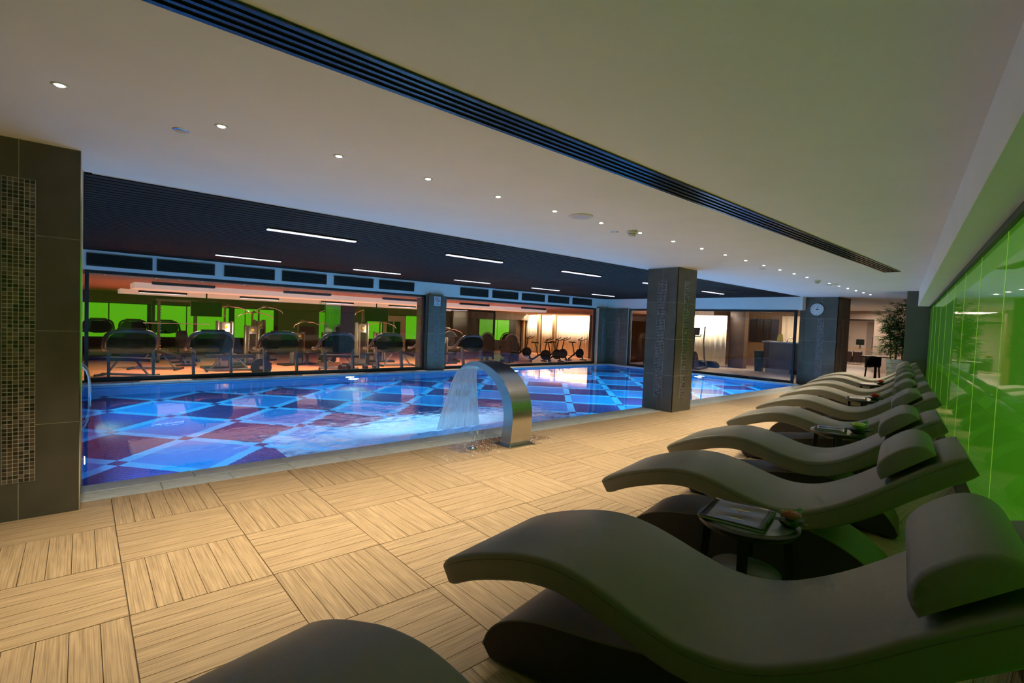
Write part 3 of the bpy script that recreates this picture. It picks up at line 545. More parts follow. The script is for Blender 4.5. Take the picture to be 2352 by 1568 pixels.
def make_lounger():
    root = empty('wave_lounger')
    cu = slab_mesh(PR, LW, LT, .016, 'cushion', M['leather']).build('cushion', M['leather'], root); autosmooth(cu, 50)
    for x in (.0005, LW-.0005):
        b = MB(); b.tube([(x, T0-(p[0]-nv[0]*.024), p[1]-nv[1]*.024) for p, nv in frames(PR)[1:-1]], .002, 5); b.build('piping', M['piping'], cu, smooth=True)
    # base: low bow-shaped plinth, set in from the sides
    top = resample([(.165, .05), (.19, .11), (.24, .165), (.325, .212), (.43, .245), (.57, .268), (.71, .289), (.84, .315), (.95, .33), (1.05, .345), (1.15, .345), (1.25, .32), (1.36, .27), (1.46, .20), (1.54, .11), (1.575, .04)], 40)
    bot = [(1.56, .012), (1.45, .030), (1.25, .055), (.95, .065), (.65, .055), (.40, .030), (.20, .012)]
    poly = [(T0-u, z) for u, z in top]+[(T0-u, z) for u, z in bot]
    ba = MB().prism(poly[::-1], 'x', .095, LW-.095).build('base', M['base_dark'], root); autosmooth(ba, 35)
    up_ = [(T0-(p[0]+nv[0]*.006), p[1]+nv[1]*.006) for p, nv in frames(top)]; lo_ = [(T0-p[0], p[1]) for p in top]
    b = MB(); n_ = len(up_)
    for x in (.093, LW-.093): b.v += [(x, *q) for q in up_]+[(x, *q) for q in lo_]
    for i in range(n_-1): b.f += [(i, i+1, 2*n_+i+1, 2*n_+i), (i+1, i, n_+i, n_+i+1), (2*n_+i, 2*n_+i+1, 3*n_+i+1, 3*n_+i)]
    b.f += [(0, 2*n_, 3*n_, n_), (n_-1, 2*n_-1, 4*n_-1, 3*n_-1)]
    o = b.build('base_upholstery', M['leather_dk'], ba); autosmooth(o, 35)
    for x in (.15, LW-.15):
        for u in (.28, 1.50): MB().lathe([(.022, 0), (.022, .03)], 10, (x, T0-u, 0)).build('glide', M['black'], ba)
    # bolster pillow
    a = Vector((T0-.055, 0)); p0 = Vector((T0-.05-1.52+.055, 0))
    c0 = Vector((.065, .685)); c1 = Vector((-.130, .840)); d = (c1-c0); L = d.length; d.normalize(); nv = Vector((d.y*-1, d.x)); nv = -nv if nv.y < 0 else nv
    sec = []
    for i in range(17):
        t = math.pi*i/16; e = .62
        sx = -math.copysign(abs(math.cos(t))**.75, math.cos(t)); sy = math.sin(t)**.85
        sec.append(c0+d*(L*(.5+.5*sx))+nv*(.008+.086*sy))
    b = MB(); xs = [.02, .026, .045, .5*LW, LW-.045, LW-.026, LW-.02]; sc_ = [.86, .96, 1, 1, 1, .96, .86]; cen = c0+d*L*.5+nv*.04; k = len(sec)
    for x, s_ in zip(xs, sc_): b.v += [(x, (cen+(q-cen)*s_).x, (cen+(q-cen)*s_).y) for q in sec]
    b.f += [tuple(reversed(range(k))), tuple(range((len(xs)-1)*k, len(xs)*k))]
    for i in range(len(xs)-1): b.f += [(i*k+j, i*k+(j+1) % k, i*k+k+(j+1) % k, i*k+k+j) for j in range(k)]
    o = b.build('pillow', M['pillow'], root); autosmooth(o, 50)
    return root
LS = [.25, 1.42, 2.89, 4.11, 5.74, 7.2, 8.74, 10.07, 11.62, 12.93]
LO = [-.07, -.08, -.03, 0, -.05, -.04, -.05, -.05, -.05, -.05]
LLAB = ['taupe wave lounger cropped by the bottom edge, nearest the camera', 'large taupe wave lounger in front of the table with magazine and pink flower',
        'taupe wave lounger just behind the table with magazine and pink flower', 'taupe wave lounger in front of the table with the yellow flower', 'taupe wave lounger just behind the table with the yellow flower',
        'taupe wave lounger in front of the table with the red flower', 'taupe wave lounger just behind the table with the red flower', 'taupe wave lounger in front of the farthest small table',
        'taupe wave lounger just behind the farthest small table', 'farthest taupe wave lounger, beside the white planter']
lg = make_lounger()
for i, s in enumerate(LS):
    o = lg if i == 0 else copy_tree(lg)
    o.location = G(s, LO[i]); o.rotation_euler = (0, 0, ROT); tag(o, LLAB[i], 'lounger', 'taupe wave loungers in a row')
    if i < 2:
        for ch in o.children:
            if ch.name.startswith('pillow'): ch.location = (0, -.052, .041)
    elif i > 1:
        for ch in o.children:
            if ch.name.startswith('pillow'): ch.location = (0, 0, 0)
# ---- side tables
def make_table():
    root = empty('side_table')
    MB().lathe([(.19, .475), (.205, .480), (.215, .492), (.215, .505), (.205, .510)], 40).build('tabletop', M['tablewood'], root, autos=True)
    MB().lathe([(.192, .5102), (.192, .5125)], 40).build('top_inlay', M['tabletop'], root, autos=True)
    MB().lathe([(.145, .255), (.152, .260), (.152, .272), (.145, .277)], 32).build('shelf', M['tabletop'], root, autos=True)
    for k in range(4):
        a = R(45+90*k); d = Vector((math.cos(a), math.sin(a), 0)); q = Matrix.Rotation(a, 3, 'Z')
        b = MB(); c0 = d*.165; c1 = d*.20; h = .017
        vs = [c0+q @ Vector((x, y, 0))+Vector((0, 0, .48)) for x, y in ((-h,-h*1.3),(h,-h*1.3),(h,h*1.3),(-h,h*1.3))]+[c1+q @ Vector((x, y, 0)) for x, y in ((-h*.8,-h),(h*.8,-h),(h*.8,h),(-h*.8,h))]
        b.add(vs, [(3,2,1,0),(4,5,6,7),(0,1,5,4),(1,2,6,5),(2,3,7,6),(3,0,4,7)]); b.build('leg', M['tablewood'], root)
    return root
TB = [(2.46, .51), (5.32, .40), (8.30, .35), (11.13, .36)]
TL = ['round dark side table carrying a magazine and a pink flower', 'round dark side table carrying a yellow flower', 'round dark side table carrying a red flower', 'farthest round dark side table, with a pink flower']
tb = make_table()
for i, (s, t) in enumerate(TB):
    o = tb if i == 0 else copy_tree(tb)
    o.location = G(s, t); o.rotation_euler = (0, 0, ROT+R(53)); tag(o, TL[i], 'side table', 'round dark side tables between loungers')
def magazine(s, t, rot, label, z=.5128, w=.30, d=.275):
    root = empty('magazine', G(s, t, z), ROT+rot, label, 'magazine')
    MB().box(-w/2+.004, w/2-.004, -d/2+.004, d/2-.004, .0015, .010).build('pages', M['paper'], root)
    b = MB(); N = 16; Q = 8
    for i in range(N+1):
        for j in range(Q+1):
            x = -w/2+w*i/N; y = -d/2+d*j/Q; zz = .0112+.0016*math.sin(i*.9+j*.3)*math.sin(math.pi*j/Q)+.0008*(abs(i/N-.5)*2)**3
            b.v.append((x, y, zz))
    for i in range(N):
        for j in range(Q): b.f.append((i*(Q+1)+j, (i+1)*(Q+1)+j, (i+1)*(Q+1)+j+1, i*(Q+1)+j+1))
    o = b.build('cover', M['cover'], root, smooth=True); sm = o.modifiers.new('thick', 'SOLIDIFY'); sm.thickness = .0012
    MB().box(-w/2, w/2, -d/2, d/2, 0, .0015).build('back_cover', M['cover'], root)
    MB().prism([(.02, -.01), (.045, -.004), (.022, .004)], 'z', .0125, .0132).build('red_mark', M['red'], root)
    return root
magazine(2.46, .552, R(1), 'dark glossy magazine lying on the nearest side table')
magazine(5.34, .455, R(3), 'dark glossy magazine on the table with the yellow flower', w=.26, d=.24)
magazine(8.28, .43, R(5), 'thin dark magazine on the table with the red flower', w=.24, d=.22)
def petal_mesh(L, W, mt, cup=.35):
    b = MB(); n = 5
    for i in range(n+1):
        t = i/n; w_ = W*math.sin(math.pi*(.12+.8*t))**.8; y = L*t; z = cup*L*t*t
        b.v += [(-w_/2, y, z+w_*.18), (0, y, z), (w_/2, y, z+w_*.18)]
    for i in range(n): b.f += [(3*i, 3*i+1, 3*i+4, 3*i+3), (3*i+1, 3*i+2, 3*i+5, 3*i+4)]
    return b.data('petal', mt, True)
def flower(s, t, label, pm, r=.055, z=.5125, leaves=True):
    root = empty('lotus_flower', G(s, t, z), ROT, label, 'flower', 'artificial flowers on side tables')
    MB().lathe([(r*.5, 0), (r*.75, .012), (r*.6, .028), (r*.25, .034)], 14).build('cup', M['darkleaf'], root, smooth=True)
    for ring, (n, L, W, tilt, cup) in enumerate(((11, r*1.0, r*.55, 24, .15), (10, r*.95, r*.5, 42, .1), (9, r*.85, r*.45, 58, .05), (6, r*.75, r*.40, 74, .05))):
        me = petal_mesh(L, W, pm, cup)
        for k in range(n):
            o = put('petal', me, root, (0, 0, .026)); o.rotation_euler = (R(tilt), 0, 2*math.pi*(k+ring*.5)/n)
    lm = petal_mesh(r*1.5, r*.8, M['leafm'], .15); dm = petal_mesh(r*1.35, r*.9, M['darkleaf'], .05)
    for k, a in enumerate((-125, -85)):
        o = put('leaf', lm, root, (0, 0, .02)); o.rotation_euler = (R(30-20*k), 0, R(a))
    for a in (20, 100, 170, 230, 300):
        o = put('leaf', dm, root, (0, 0, .012)); o.rotation_euler = (R(6), 0, R(a))
flower(2.49, .345, 'pink flower with green leaves on the nearest side table', M['petal_pink'])
flower(5.34, .25, 'yellow lotus flower on the second side table', M['petal_yel'], .085)
flower(8.32, .23, 'red flower on the third side table', M['petal_red'], .075)
flower(11.15, .24, 'pinkish red flower on the farthest side table', M['petal_red'], .075)
# ---- water cannon
wc = empty('water_cannon', (3.53, -.36, 0), 0, 'curved brushed steel water cannon pouring into the pool', 'fountain')
outer = resample([(-.455, .012), (-.475, .16), (-.485, .34), (-.44, .53), (-.34, .68), (-.20, .785), (-.02, .86), (.16, .892), (.30, .885), (.42, .85), (.55, .77)], 36)
inner = resample([(.55, .762), (.44, .815), (.32, .838), (.20, .832), (.07, .795), (-.06, .735), (-.17, .66), (-.26, .55), (-.315, .42), (-.33, .28), (-.31, .13), (-.28, .012)], 36)
pol = [(y+.36, z) for y, z in outer]+[(y+.36, z) for y, z in inner]
nO = len(outer)
def shell(name, ring, x0, x1, mt):
    b = MB(); n = len(ring)
    b.v += [(x0, *p) for p in ring]+[(x1, *p) for p in ring]
    b.f += [(i, i+1, n+i+1, n+i) for i in range(n-1)]
    return b.build(name, mt, wc, smooth=True)
x0, x1 = -.135, .155
b = MB(); n = len(pol); b.v += [(x0, *p) for p in pol]+[(x1, *p) for p in pol]
half = len(inner)
for s_ in (0, n):                                    # side cheeks as quad strips between the two curves
    for i in range(nO-1):
        q = (s_+i, s_+n-1-i, s_+n-2-i, s_+i+1); b.f.append(q if s_ == 0 else q[::-1])
b.f += [(i, (i+1) % n, n+(i+1) % n, n+i) for i in range(n)]
o = b.build('spout', M['steel'], wc); autosmooth(o, 35)
MB().rbox(x0-.045, x1+.045, -.15, .15, 0, .012, .004).build('base_plate', M['steel'], wc)
for dx, dy in ((-.16, -.125), (.18, -.125), (-.16, .125), (.18, .125)): MB().lathe([(.010, .012), (.010, .018), (.006, .021)], 8, (dx, dy, 0)).build('bolt', M['chrome'], wc)
M['curtainwater'] = patchy_water_mat('falling_water', (34, 1.6, 1), 2.2, (.26, .25), (.62, .95), (.88, .94, 1.0), .2)
M['foam'] = patchy_water_mat('water_foam', (1.0, 2.2, 1), 4.5, (.03, 0.0), (.24, 1.0), (.95, .98, 1.0), .6, radial=(.44, 1.1, 1))
b = MB(); NX, NZ = 36, 22; uv = []
for j in range(NZ+1):
    f = j/NZ; zz = .775*(1-f**1.25)-.012*f; yy = .545+.16*math.sqrt(f)+.02*f
    for i in range(NX+1):
        u = i/NX; wl = 3.400-.20*f**1.1; wr = 3.685+.17*f**1.1
        b.v.append((wl+(wr-wl)*u, yy+.012*math.sin(u*40+3*f)*f+.010*math.sin(u*17), zz)); uv.append((u, f))
for j in range(NZ):
    for i in range(NX): b.f.append((j*(NX+1)+i, j*(NX+1)+i+1, (j+1)*(NX+1)+i+1, (j+1)*(NX+1)+i))
o = b.build('water_curtain', M['curtainwater'], None, smooth=True); tag(o, 'sheet of water falling from the steel cannon into the pool', 'water', kind='stuff')
ul = o.data.uv_layers.new(name='UVMap')
for lp_ in o.data.loops: ul.data[lp_.index].uv = uv[lp_.vertex_index]
b = MB(); N = 60
for j in range(N+1):
    for i in range(N+1):
        x, y = (i/N-.5)*4.2, (j/N)*1.75
        h = .018*math.exp(-((x+.05)**2*2.2+(y-.30)**2*7))*(1+math.sin(x*23)*math.cos(y*31)); b.v.append((x, y-.30, h))
for j in range(N):
    for i in range(N): b.f.append((j*(N+1)+i, j*(N+1)+i+1, (j+1)*(N+1)+i+1, (j+1)*(N+1)+i))
o = b.build('water_foam', M['foam'], None, smooth=True, loc=(3.45, .725, -.045)); tag(o, 'white foam where the falling water hits the pool', 'foam', kind='stuff')
# splash drops on deck and water
b = MB()
for k in range(900):
    a = random.gauss(0, 1); x = 3.5+random.gauss(0, .5); y = random.uniform(-.55, .38) if k % 3 else random.uniform(.45, 1.3); r = random.uniform(.003, .008)
    z = .004 if y > .22 else 0.0
    if y > .41: z = -.010
    if (3.32 < x < 3.75 and -.53 < y < -.18) or (abs(x-3.01) < .07 and abs(y+.288) < .07): continue
    b.add([(x+r, y, z), (x, y+r, z), (x-r, y, z), (x, y-r, z), (x, y, z+r*.8)], [(0, 1, 4), (1, 2, 4), (2, 3, 4), (3, 0, 4)])
for k in range(26):
    x = random.choice((3.08, 3.16, 3.86))+random.gauss(0, .03); y = -.2+random.gauss(0, .06); z0 = random.uniform(.0, .16); L_ = random.uniform(.01, .05)
    b.tube([(x, y, z0), (x+.003, y, z0+L_)], .0018, 4)
drop = mat('water_drop', (.85, .9, .92), .05, var=.02, spec=.8)
tag(b.build('water_drops', drop, None), 'splashed water drops around the foot of the steel cannon', 'water drops', kind='stuff')
pb = empty('air_button', (3.01, -.288, 0), 0, 'round chrome push button set in the deck by the cannon', 'push button')
MB().lathe([(.052, 0), (.052, .006), (.044, .016), (.034, .018)], 24).build('ring', M['chrome'], pb, autos=True); MB().lathe([(.030, .0182), (.026, .023), (.010, .025)], 20).build('cap', M['chrome'], pb, autos=True)
# ---- pool ladder rail
lr = empty('pool_handrail', (0, 5.5, 0), 0, 'chrome pool ladder handrail at the left end of the pool', 'handrail')
for dy in (-.22, .22):
    pts = [(-.165, dy, .49), (-.135, dy, .455), (-.10, dy, .40), (-.075, dy, .32), (-.062, dy, .20), (-.060, dy, .05), (-.060, dy, -.7)]
    MB().tube(pts, .018, 10).build('rail', M['chrome'], lr, smooth=True)
for z in (-.25, -.5): MB().tube([(-.06, -.22, z), (-.06, .22, z)], .016, 8).build('rung', M['chrome'], lr, smooth=True)
# ---- underwater lamp fixtures
LAMPLAB = {0: 'bright pool lamp low on the left pool wall', 1: 'pool lamp on the gym-side wall left of the cannon', 2: 'pool lamp on the gym-side wall right of the cannon', 3: 'pool lamp on the far end wall beyond the middle column'}
for i, (x, y, d, pw_) in enumerate(POOL_LAMPS_AND_FILLS):
    if i > 3: continue  # the added unseen lights get no fixture
    a = {'E': math.pi/2, 'W': -math.pi/2, 'N': math.pi, 'S': 0}[d]
    wx, wy = {'E': (PX0, y), 'W': (PX1, y), 'S': (x, PY1), 'N': (x, PY0)}[d]
    r_ = empty('pool_lamp', (wx, wy, -.30), a, LAMPLAB[i], 'pool lamp', 'underwater pool lamps')
    b = MB(); b.prism([(.13*math.cos(2*math.pi*k/24), .13*math.sin(2*math.pi*k/24)) for k in range(24)], 'y', -.02, 0); b.build('rim', M['chrome'], r_)
    b = MB(); b.prism([(.10*math.cos(2*math.pi*k/24), .10*math.sin(2*math.pi*k/24)) for k in range(24)], 'y', -.026, -.02); b.build('lens', M['pool_light'], r_)
# ---- vents above gym windows
vx = [(-.1, .845), (.91, 1.867), (2.036, 3.0), (3.153, 4.126), (4.30, 5.28), (5.44, 6.425), (7.9, 8.9), (9.06, 10.08), (10.245, 11.242), (11.40, 12.41), (12.59, 13.61)]
for i, (a, c) in enumerate(vx):
    side = ('left', i) if i < 6 else ('right', i-6)
    r_ = empty('air_vent', ((a+c)/2, 7.05, 2.2), 0, '%s dark air vent above the %s gym window, counted from the left' % (ORD[side[1]], side[0]), 'air vent', 'dark air vents above the gym windows')
    w_ = (c-a)/2; h = .112
    MB().box(-w_, w_, -.012, -.002, -h, h).build('back_plate', M['void'], r_)
    fb = MB()
    fb.box(-w_, w_, -.022, -.012, h-.016, h).box(-w_, w_, -.022, -.012, -h, -h+.016).box(-w_, -w_+.016, -.022, -.012, -h+.016, h-.016).box(w_-.016, w_, -.022, -.012, -h+.016, h-.016)
    fb.build('frame', M['grille'], r_)
    for k in range(6): MB().box(-w_+.016, w_-.016, -.020, -.012, -h+.026+k*.029, -h+.034+k*.029).build('louvre', M['grille'], r_)
# ---- linear lights in the slat ceiling
k = 0
for row, (y, lab) in enumerate(((1.75, 'nearer'), (5.40, 'farther'))):
    for i, x in enumerate((1.45, 3.93, 6.44, 8.98, 11.53)):
        if row == 1: x += .13
        r_ = empty('linear_light', (x, y, H-.012), 0, '%s glowing linear light from the left in the %s row of the slat ceiling' % (ORD[i], lab), 'ceiling light', 'linear lights in the slat ceiling')
        MB().box(0, 1.08, -.045, .045, -.02, .0).build('housing', M['black'], r_); MB().box(.01, 1.07, -.032, .032, -.032, -.02).build('diffuser', M['lum'], r_)
# ---- downlights over the deck
dlx = [-.2477+.6525*i for i in range(24)]
ring = MB().lathe([(.018, -.002), (.030, -.003), (.034, 0)], 20).data('trim_ring', M['white'], True); lens = MB().lathe([(.0, -.0055), (.015, -.0055), (.018, -.002)], 16).data('lens', M['dl'])
for i, x in enumerate(dlx):
    y = -1.37+max(0, i-9)*.018
    if x > 14.6: break
    r_ = empty('downlight', (x, y, H), 0, '%s recessed downlight from the camera in the row above the deck' % ORD[i], 'downlight', 'row of recessed downlights')
    put('trim_ring', ring, r_); put('lens', lens, r_)
    light('SPOT', 'downlight_lamp', (x, y, H-.02), 118, (1.0, .87, .65), (0, 0, 0), spot_size=R(86), spot_blend=1.0, shadow_soft_size=.025)
# ---- other ceiling fittings
def speaker(x, y, lab):
    r_ = empty('ceiling_speaker', (x, y, H), 0, lab, 'speaker', 'round ceiling speakers')
    MB().lathe([(.085, -.010), (.110, -.008), (.115, 0)], 32).build('rim', M['white'], r_, smooth=True); MB().lathe([(.0, -.0115), (.084, -.0105)], 28).build('mesh_grille', M['dltrim'], r_)
speaker(3.315, -1.414, 'round white ceiling speaker near the sixth downlight'); speaker(11.0, -1.22, 'round white ceiling speaker far along near the clock column')
def detector(x, y, lab):
    r_ = empty('smoke_detector', (x, y, H), 0, lab, 'smoke detector', 'white smoke detectors')
    MB().lathe([(.042, -.032), (.055, -.028), (.058, 0)], 24).build('base', M['white'], r_, autos=True); MB().lathe([(.018, -.062), (.034, -.056), (.038, -.036)], 24).build('sensor_head', M['white'], r_, autos=True)
    MB().lathe([(.0395, -.035), (.0395, -.032)], 24).build('vent_slot', M['black'], r_)
detector(4.184, -1.365, 'smoke detector on the ceiling left of the middle column'); detector(10.2, -1.22, 'small far smoke detector on the ceiling before the clock column')
def cap(x, y, lab):
    r_ = empty('sprinkler_cap', (x, y, H), 0, lab, 'sprinkler', 'recessed sprinkler caps')
    MB().lathe([(.036, -.004), (.042, -.003), (.043, 0)], 24).build('ring', M['chrome'], r_, smooth=True); MB().lathe([(.0, -.008), (.022, -.007), (.026, -.004)], 20).build('cap', M['dltrim'], r_, smooth=True)
cap(.252, -1.123, 'round sprinkler cap near the first downlights'); cap(4.114, -1.193, 'round sprinkler cap beside the near smoke detector'); cap(7.98, -1.127, 'round sprinkler cap above the middle column side'); cap(11.3, -1.1, 'round sprinkler cap far along near the far speaker')
# ---- linear slot diffuser
sd = empty('slot_diffuser', (0, -2.4555, H-.001), 0, 'long dark linear slot diffuser running along the ceiling', 'air diffuser')
MB().box(-3, 9.2, -.20, 0, -.001, .0).build('slot_back', M['void'], sd)
for k in range(5):
    y0 = -.202+k*.046; w_ = .018
    if k == 4: y0 = -.018
    if k in (0, 4): w_ = .024
    MB().box(-3, 9.2-(.0 if k < 4 else 0), y0, y0+w_, -.010, .0).build('blade', M['grille_blue'], sd)
MB().box(9.18, 9.2, -.202, .006, -.010, 0).build('end_cap', M['grille_blue'], sd)
# ---- clock
ck = empty('wall_clock', (14.745, .19, 2.045), -math.pi/2, 'round white wall clock with black hands on the tiled column', 'clock')
circ = lambda r, n=36: [(r*math.cos(2*math.pi*k/n), r*math.sin(2*math.pi*k/n)) for k in range(n)]
MB().prism(circ(.172), 'y', -.02, 0).build('case', M['chrome'], ck, autos=True); MB().prism(circ(.155), 'y', -.024, -.02).build('dial', M['signwhite'], ck)
def hand(name, ang, L_, w_):
    b = MB(); d = Vector((math.sin(R(ang)), 0, math.cos(R(ang)))); e = Vector((d.z, 0, -d.x))
    ps_ = [-d*.02-e*w_, -d*.02+e*w_, d*L_+e*w_*.5, d*L_-e*w_*.5]
    b.add([(p.x, -.028, p.z) for p in ps_]+[(p.x, -.0245, p.z) for p in ps_], [(0,1,2,3),(7,6,5,4),(0,4,5,1),(1,5,6,2),(2,6,7,3),(3,7,4,0)]); b.build(name, M['ink'], ck)
hand('minute_hand', 22, .118, .006); hand('hour_hand', 93, .075, .008)
for h in range(1, 13):
    a = R(30*h); text(str(h), .042, M['ink'], ck, Matrix.Translation((.125*math.sin(a), -.0245, .125*math.cos(a))) @ Matrix.Rotation(R(90), 4, 'X'), 'numeral')
# ---- no diving sign on gym column
sg_ = empty('warning_sign', (7.07, 6.912, 1.875), 0, 'white no diving sign on the tiled column between the gym windows', 'sign')
MB().box(-.1, .1, -.006, 0, -.13, .125).build('plate', M['signwhite'], sg_)
b = MB(); N = 28
for k in range(N):
    a = 2*math.pi*k/N
    for r_ in (.062, .075): b.v += [(r_*math.cos(a), -.008, .045+r_*math.sin(a)), (r_*math.cos(a), -.006, .045+r_*math.sin(a))]
for k in range(N):
    i, j = 4*k, 4*((k+1) % N); b.f += [(i, i+2, j+2, j), (i+1, j+1, j+3, i+3)]
b.build('red_ring', M['signred'], sg_)
MB().obox((0, -.008, .045), (.13, .002, .014), Matrix.Rotation(R(45), 3, 'Y')).build('red_bar', M['signred'], sg_)
b = MB(); b.obox((-.005, -.0072, .05), (.075, .001, .016), Matrix.Rotation(R(-40), 3, 'Y')).obox((.02, -.0072, .03), (.045, .001, .010), Matrix.Rotation(R(20), 3, 'Y')).prism([(.034+.012*math.cos(k), .016+.012*math.sin(k)) for k in range(6)], 'y', -.0078, -.0066)
b.build('diver_symbol', M['ink'], sg_)
text('NO', .042, M['ink'], sg_, Matrix.Translation((0, -.0065, -.062)) @ Matrix.Rotation(R(90), 4, 'X')); text('DIVING', .042, M['ink'], sg_, Matrix.Translation((0, -.0065, -.102)) @ Matrix.Rotation(R(90), 4, 'X'))
# ---- planter with bamboo
def leaf_tri(b, p, d, L_, w_):
    d = d.normalized(); e = d.cross(Vector((0, 0, 1)))
    if e.length < .01: e = Vector((1, 0, 0))
    e.normalize(); mid = p+d*L_*.4; tip = p+d*L_-Vector((0, 0, L_*.12))
    b.add([p, mid+e*w_, tip, mid-e*w_], [(0, 1, 2, 3)])
def bamboo(loc, label, h, seed, pw=.35, ph=.89):
    rnd = random.Random(seed)
    root = empty('bamboo_planter', loc, ROT, label, 'potted plant')
    pot = MB(); n = 9
    for k in range(n):
        z0, z1 = ph*k/n, ph*(k+1)/n-.008; a0 = pw/2*(.70+.30*k/n)
        pot_ = MB(); pot_.add([(-a0, -a0, z0), (a0, -a0, z0), (a0, a0, z0), (-a0, a0, z0)]+[(s_*(a0+.014), t_*(a0+.014), z1) for s_, t_ in ((-1,-1),(1,-1),(1,1),(-1,1))], [(3,2,1,0),(4,5,6,7),(0,1,5,4),(1,2,6,5),(2,3,7,6),(3,0,4,7)])
        pot_.build('pot_rib', M['pot'], root)
    MB().box(-pw*.34, pw*.34, -pw*.34, pw*.34, .02, ph-.02).build('pot_core', M['pot'], root)
    fol = MB()
    for c in range(7):
        x, y = rnd.uniform(-.12, .12), rnd.uniform(-.12, .12); hh = h*rnd.uniform(.7, 1.0); lx, ly = rnd.uniform(-.14, .14), rnd.uniform(-.14, .14)
        pts = [Vector((x+lx*f*f, y+ly*f*f, ph-.05+(hh-ph)*f)) for f in (0, .25, .5, .75, 1)]
        MB().tube(pts, .012, 7, [.016 if c < 2 else .008, .013, .009, .006, .003]).build('cane', M['cane'], root, smooth=True)
        for k in range(64):
            f = rnd.uniform(.12, 1.0); i = min(int(f*4), 3); p = pts[i].lerp(pts[i+1], f*4-i); a = rnd.uniform(0, 6.28); rr = rnd.uniform(.08, .34)*(1.15-.5*f)
            q = p+Vector((math.cos(a)*rr, math.sin(a)*rr, rnd.uniform(-.02, .12)))
            fol.tube([p, q], .0018, 3)
            for l in range(8):
                aa = a+rnd.uniform(-1.1, 1.1); leaf_tri(fol, p.lerp(q, rnd.uniform(.5, 1)), Vector((math.cos(aa), math.sin(aa), rnd.uniform(-.5, .35))), rnd.uniform(.08, .16), rnd.uniform(.008, .013))
    o = fol.build('foliage', M['bamboo_leaf'], root); o['kind'] = 'stuff'
    return root
bamboo(G(14.1, .06), 'tall bamboo in a white ribbed planter behind the loungers', 2.24, 3)
bamboo(Vector((17.2, .42, 0)), 'bamboo plant half hidden behind the clock column', 2.1, 8)
# ---- dark cafe table and stools by the lobby
t_ = empty('cafe_table', (19.4, -.15, 0), 0, 'dark square cafe table in the lobby behind the planter', 'table')
MB().rbox(-.36, .36, -.40, .36, .71, .745, .006).build('tabletop', M['black'], t_); MB().tube([(0, 0, .02), (0, 0, .71)], .04, 10).build('pedestal', M['black'], t_); MB().rbox(-.22, .22, -.22, .22, 0, .02, .004).build('foot_plate', M['black'], t_)
def chair(loc, rz, lab):
    r_ = empty('cafe_chair', loc, rz, lab, 'chair', 'black chairs by the cafe table')
    MB().rbox(-.20, .20, -.2, .2, .42, .46, .01).build('seat', M['pad'], r_)
    b = MB(); N = 10
    for i in range(N+1):
        a = R(180+180*i/N); x, y = .21*math.cos(a), .20+.0-.21*math.sin(a)*-.35
        b.v += [(x, y-.1, .46), (x, y-.1, .70+.06*math.sin(math.pi*i/N)), (x*.9, y-.12, .70+.06*math.sin(math.pi*i/N)), (x*.9, y-.12, .46)]
    for i in range(N): b.f += [(4*i+k, 4*i+(k+1) % 4, 4*i+4+(k+1) % 4, 4*i+4+k) for k in range(4)]
    b.build('backrest', M['pad'], r_, smooth=True)
    for x in (-.16, .16):
        for y in (-.16, .16): MB().tube([(x, y, .43), (x*1.2, y*1.2, 0)], .015, 6).build('leg', M['black'], r_)
chair((18.75, -.22, 0), R(-80), 'black tub chair in front of the cafe table behind the planter')

# ================================================================== GYM EQUIPMENT (behind glass)
def treadmill():
    r_ = empty('treadmill')
    MB().rbox(-.36, .36, .0, 1.75, .08, .17, .02).build('deck', M['gymblack'], r_); MB().box(-.26, .26, .35, 1.72, .17, .176).build('belt', M['pad'], r_)
    MB().prism([(-.05, .08), (-.05, .2), (.05, .27), (.36, .25), (.36, .08)], 'x', -.33, .33).build('motor_hood', M['gymsteel'], r_)
    for s_ in (-1, 1):
        MB().obox((s_*.345, .10, .55), (.045, .10, 1.0), Matrix.Rotation(R(-10), 3, 'X')).build('upright', M['gymblue'], r_)
        MB().tube([(s_*.40, .50, .97), (s_*.37, .34, .95), (s_*.35, .2, .97)], .026, 8).build('handrail', M['gymsteel'], r_, smooth=True)
    side = [(-.39, .86, .93), (-.40, .70, .935), (-.41, .50, .98), (-.41, .34, 1.08), (-.39, .22, 1.20), (-.32, .14, 1.285), (-.16, .10, 1.325)]
    arch = resample3(side+[(-x, y, z) for x, y, z in side[::-1]], 44)
    MB().tube(arch, .036, 8).build('console_rim', M['gymblue'], r_, smooth=True)
    poly = [(-.38, 1.0), (-.30, .90), (-.12, .86), (.12, .86), (.30, .90), (.38, 1.0), (.38, 1.12), (.33, 1.22), (.24, 1.29), (-.24, 1.29), (-.33, 1.22), (-.38, 1.12)]
    MB().prism(poly, 'y', .11, .26).build('console', M['screen'], r_)
    MB().obox((0, .12, 1.355), (.44, .05, .05), Matrix.Identity(3)).build('tablet_shelf', M['gymblack'], r_)
    return r_
def resample3(P, n):
    P = [Vector(p) for p in P]; out = []
    for i in range(n+1):
        t = i/n*(len(P)-1); k = min(int(t), len(P)-2); f = t-k
        p0, p1, p2, p3 = P[max(k-1, 0)], P[k], P[k+1], P[min(k+2, len(P)-1)]
        out.append(.5*(2*p1+(p2-p0)*f+(2*p0-5*p1+4*p2-p3)*f*f+(3*p1-p0-3*p2+p3)*f**3))
    return out
td = treadmill()
tlab = ['%s treadmill from the left along the gym window' % ORD[k] for k in range(5)]+['treadmill hidden mostly behind the tiled gym column', 'treadmill just right of the tiled gym column']
for k in range(7):
    o = td if k == 0 else copy_tree(td)
    o.location = (.575+1.365*k, 7.42, GF); tag(o, tlab[k], 'treadmill', 'treadmills along the gym window')
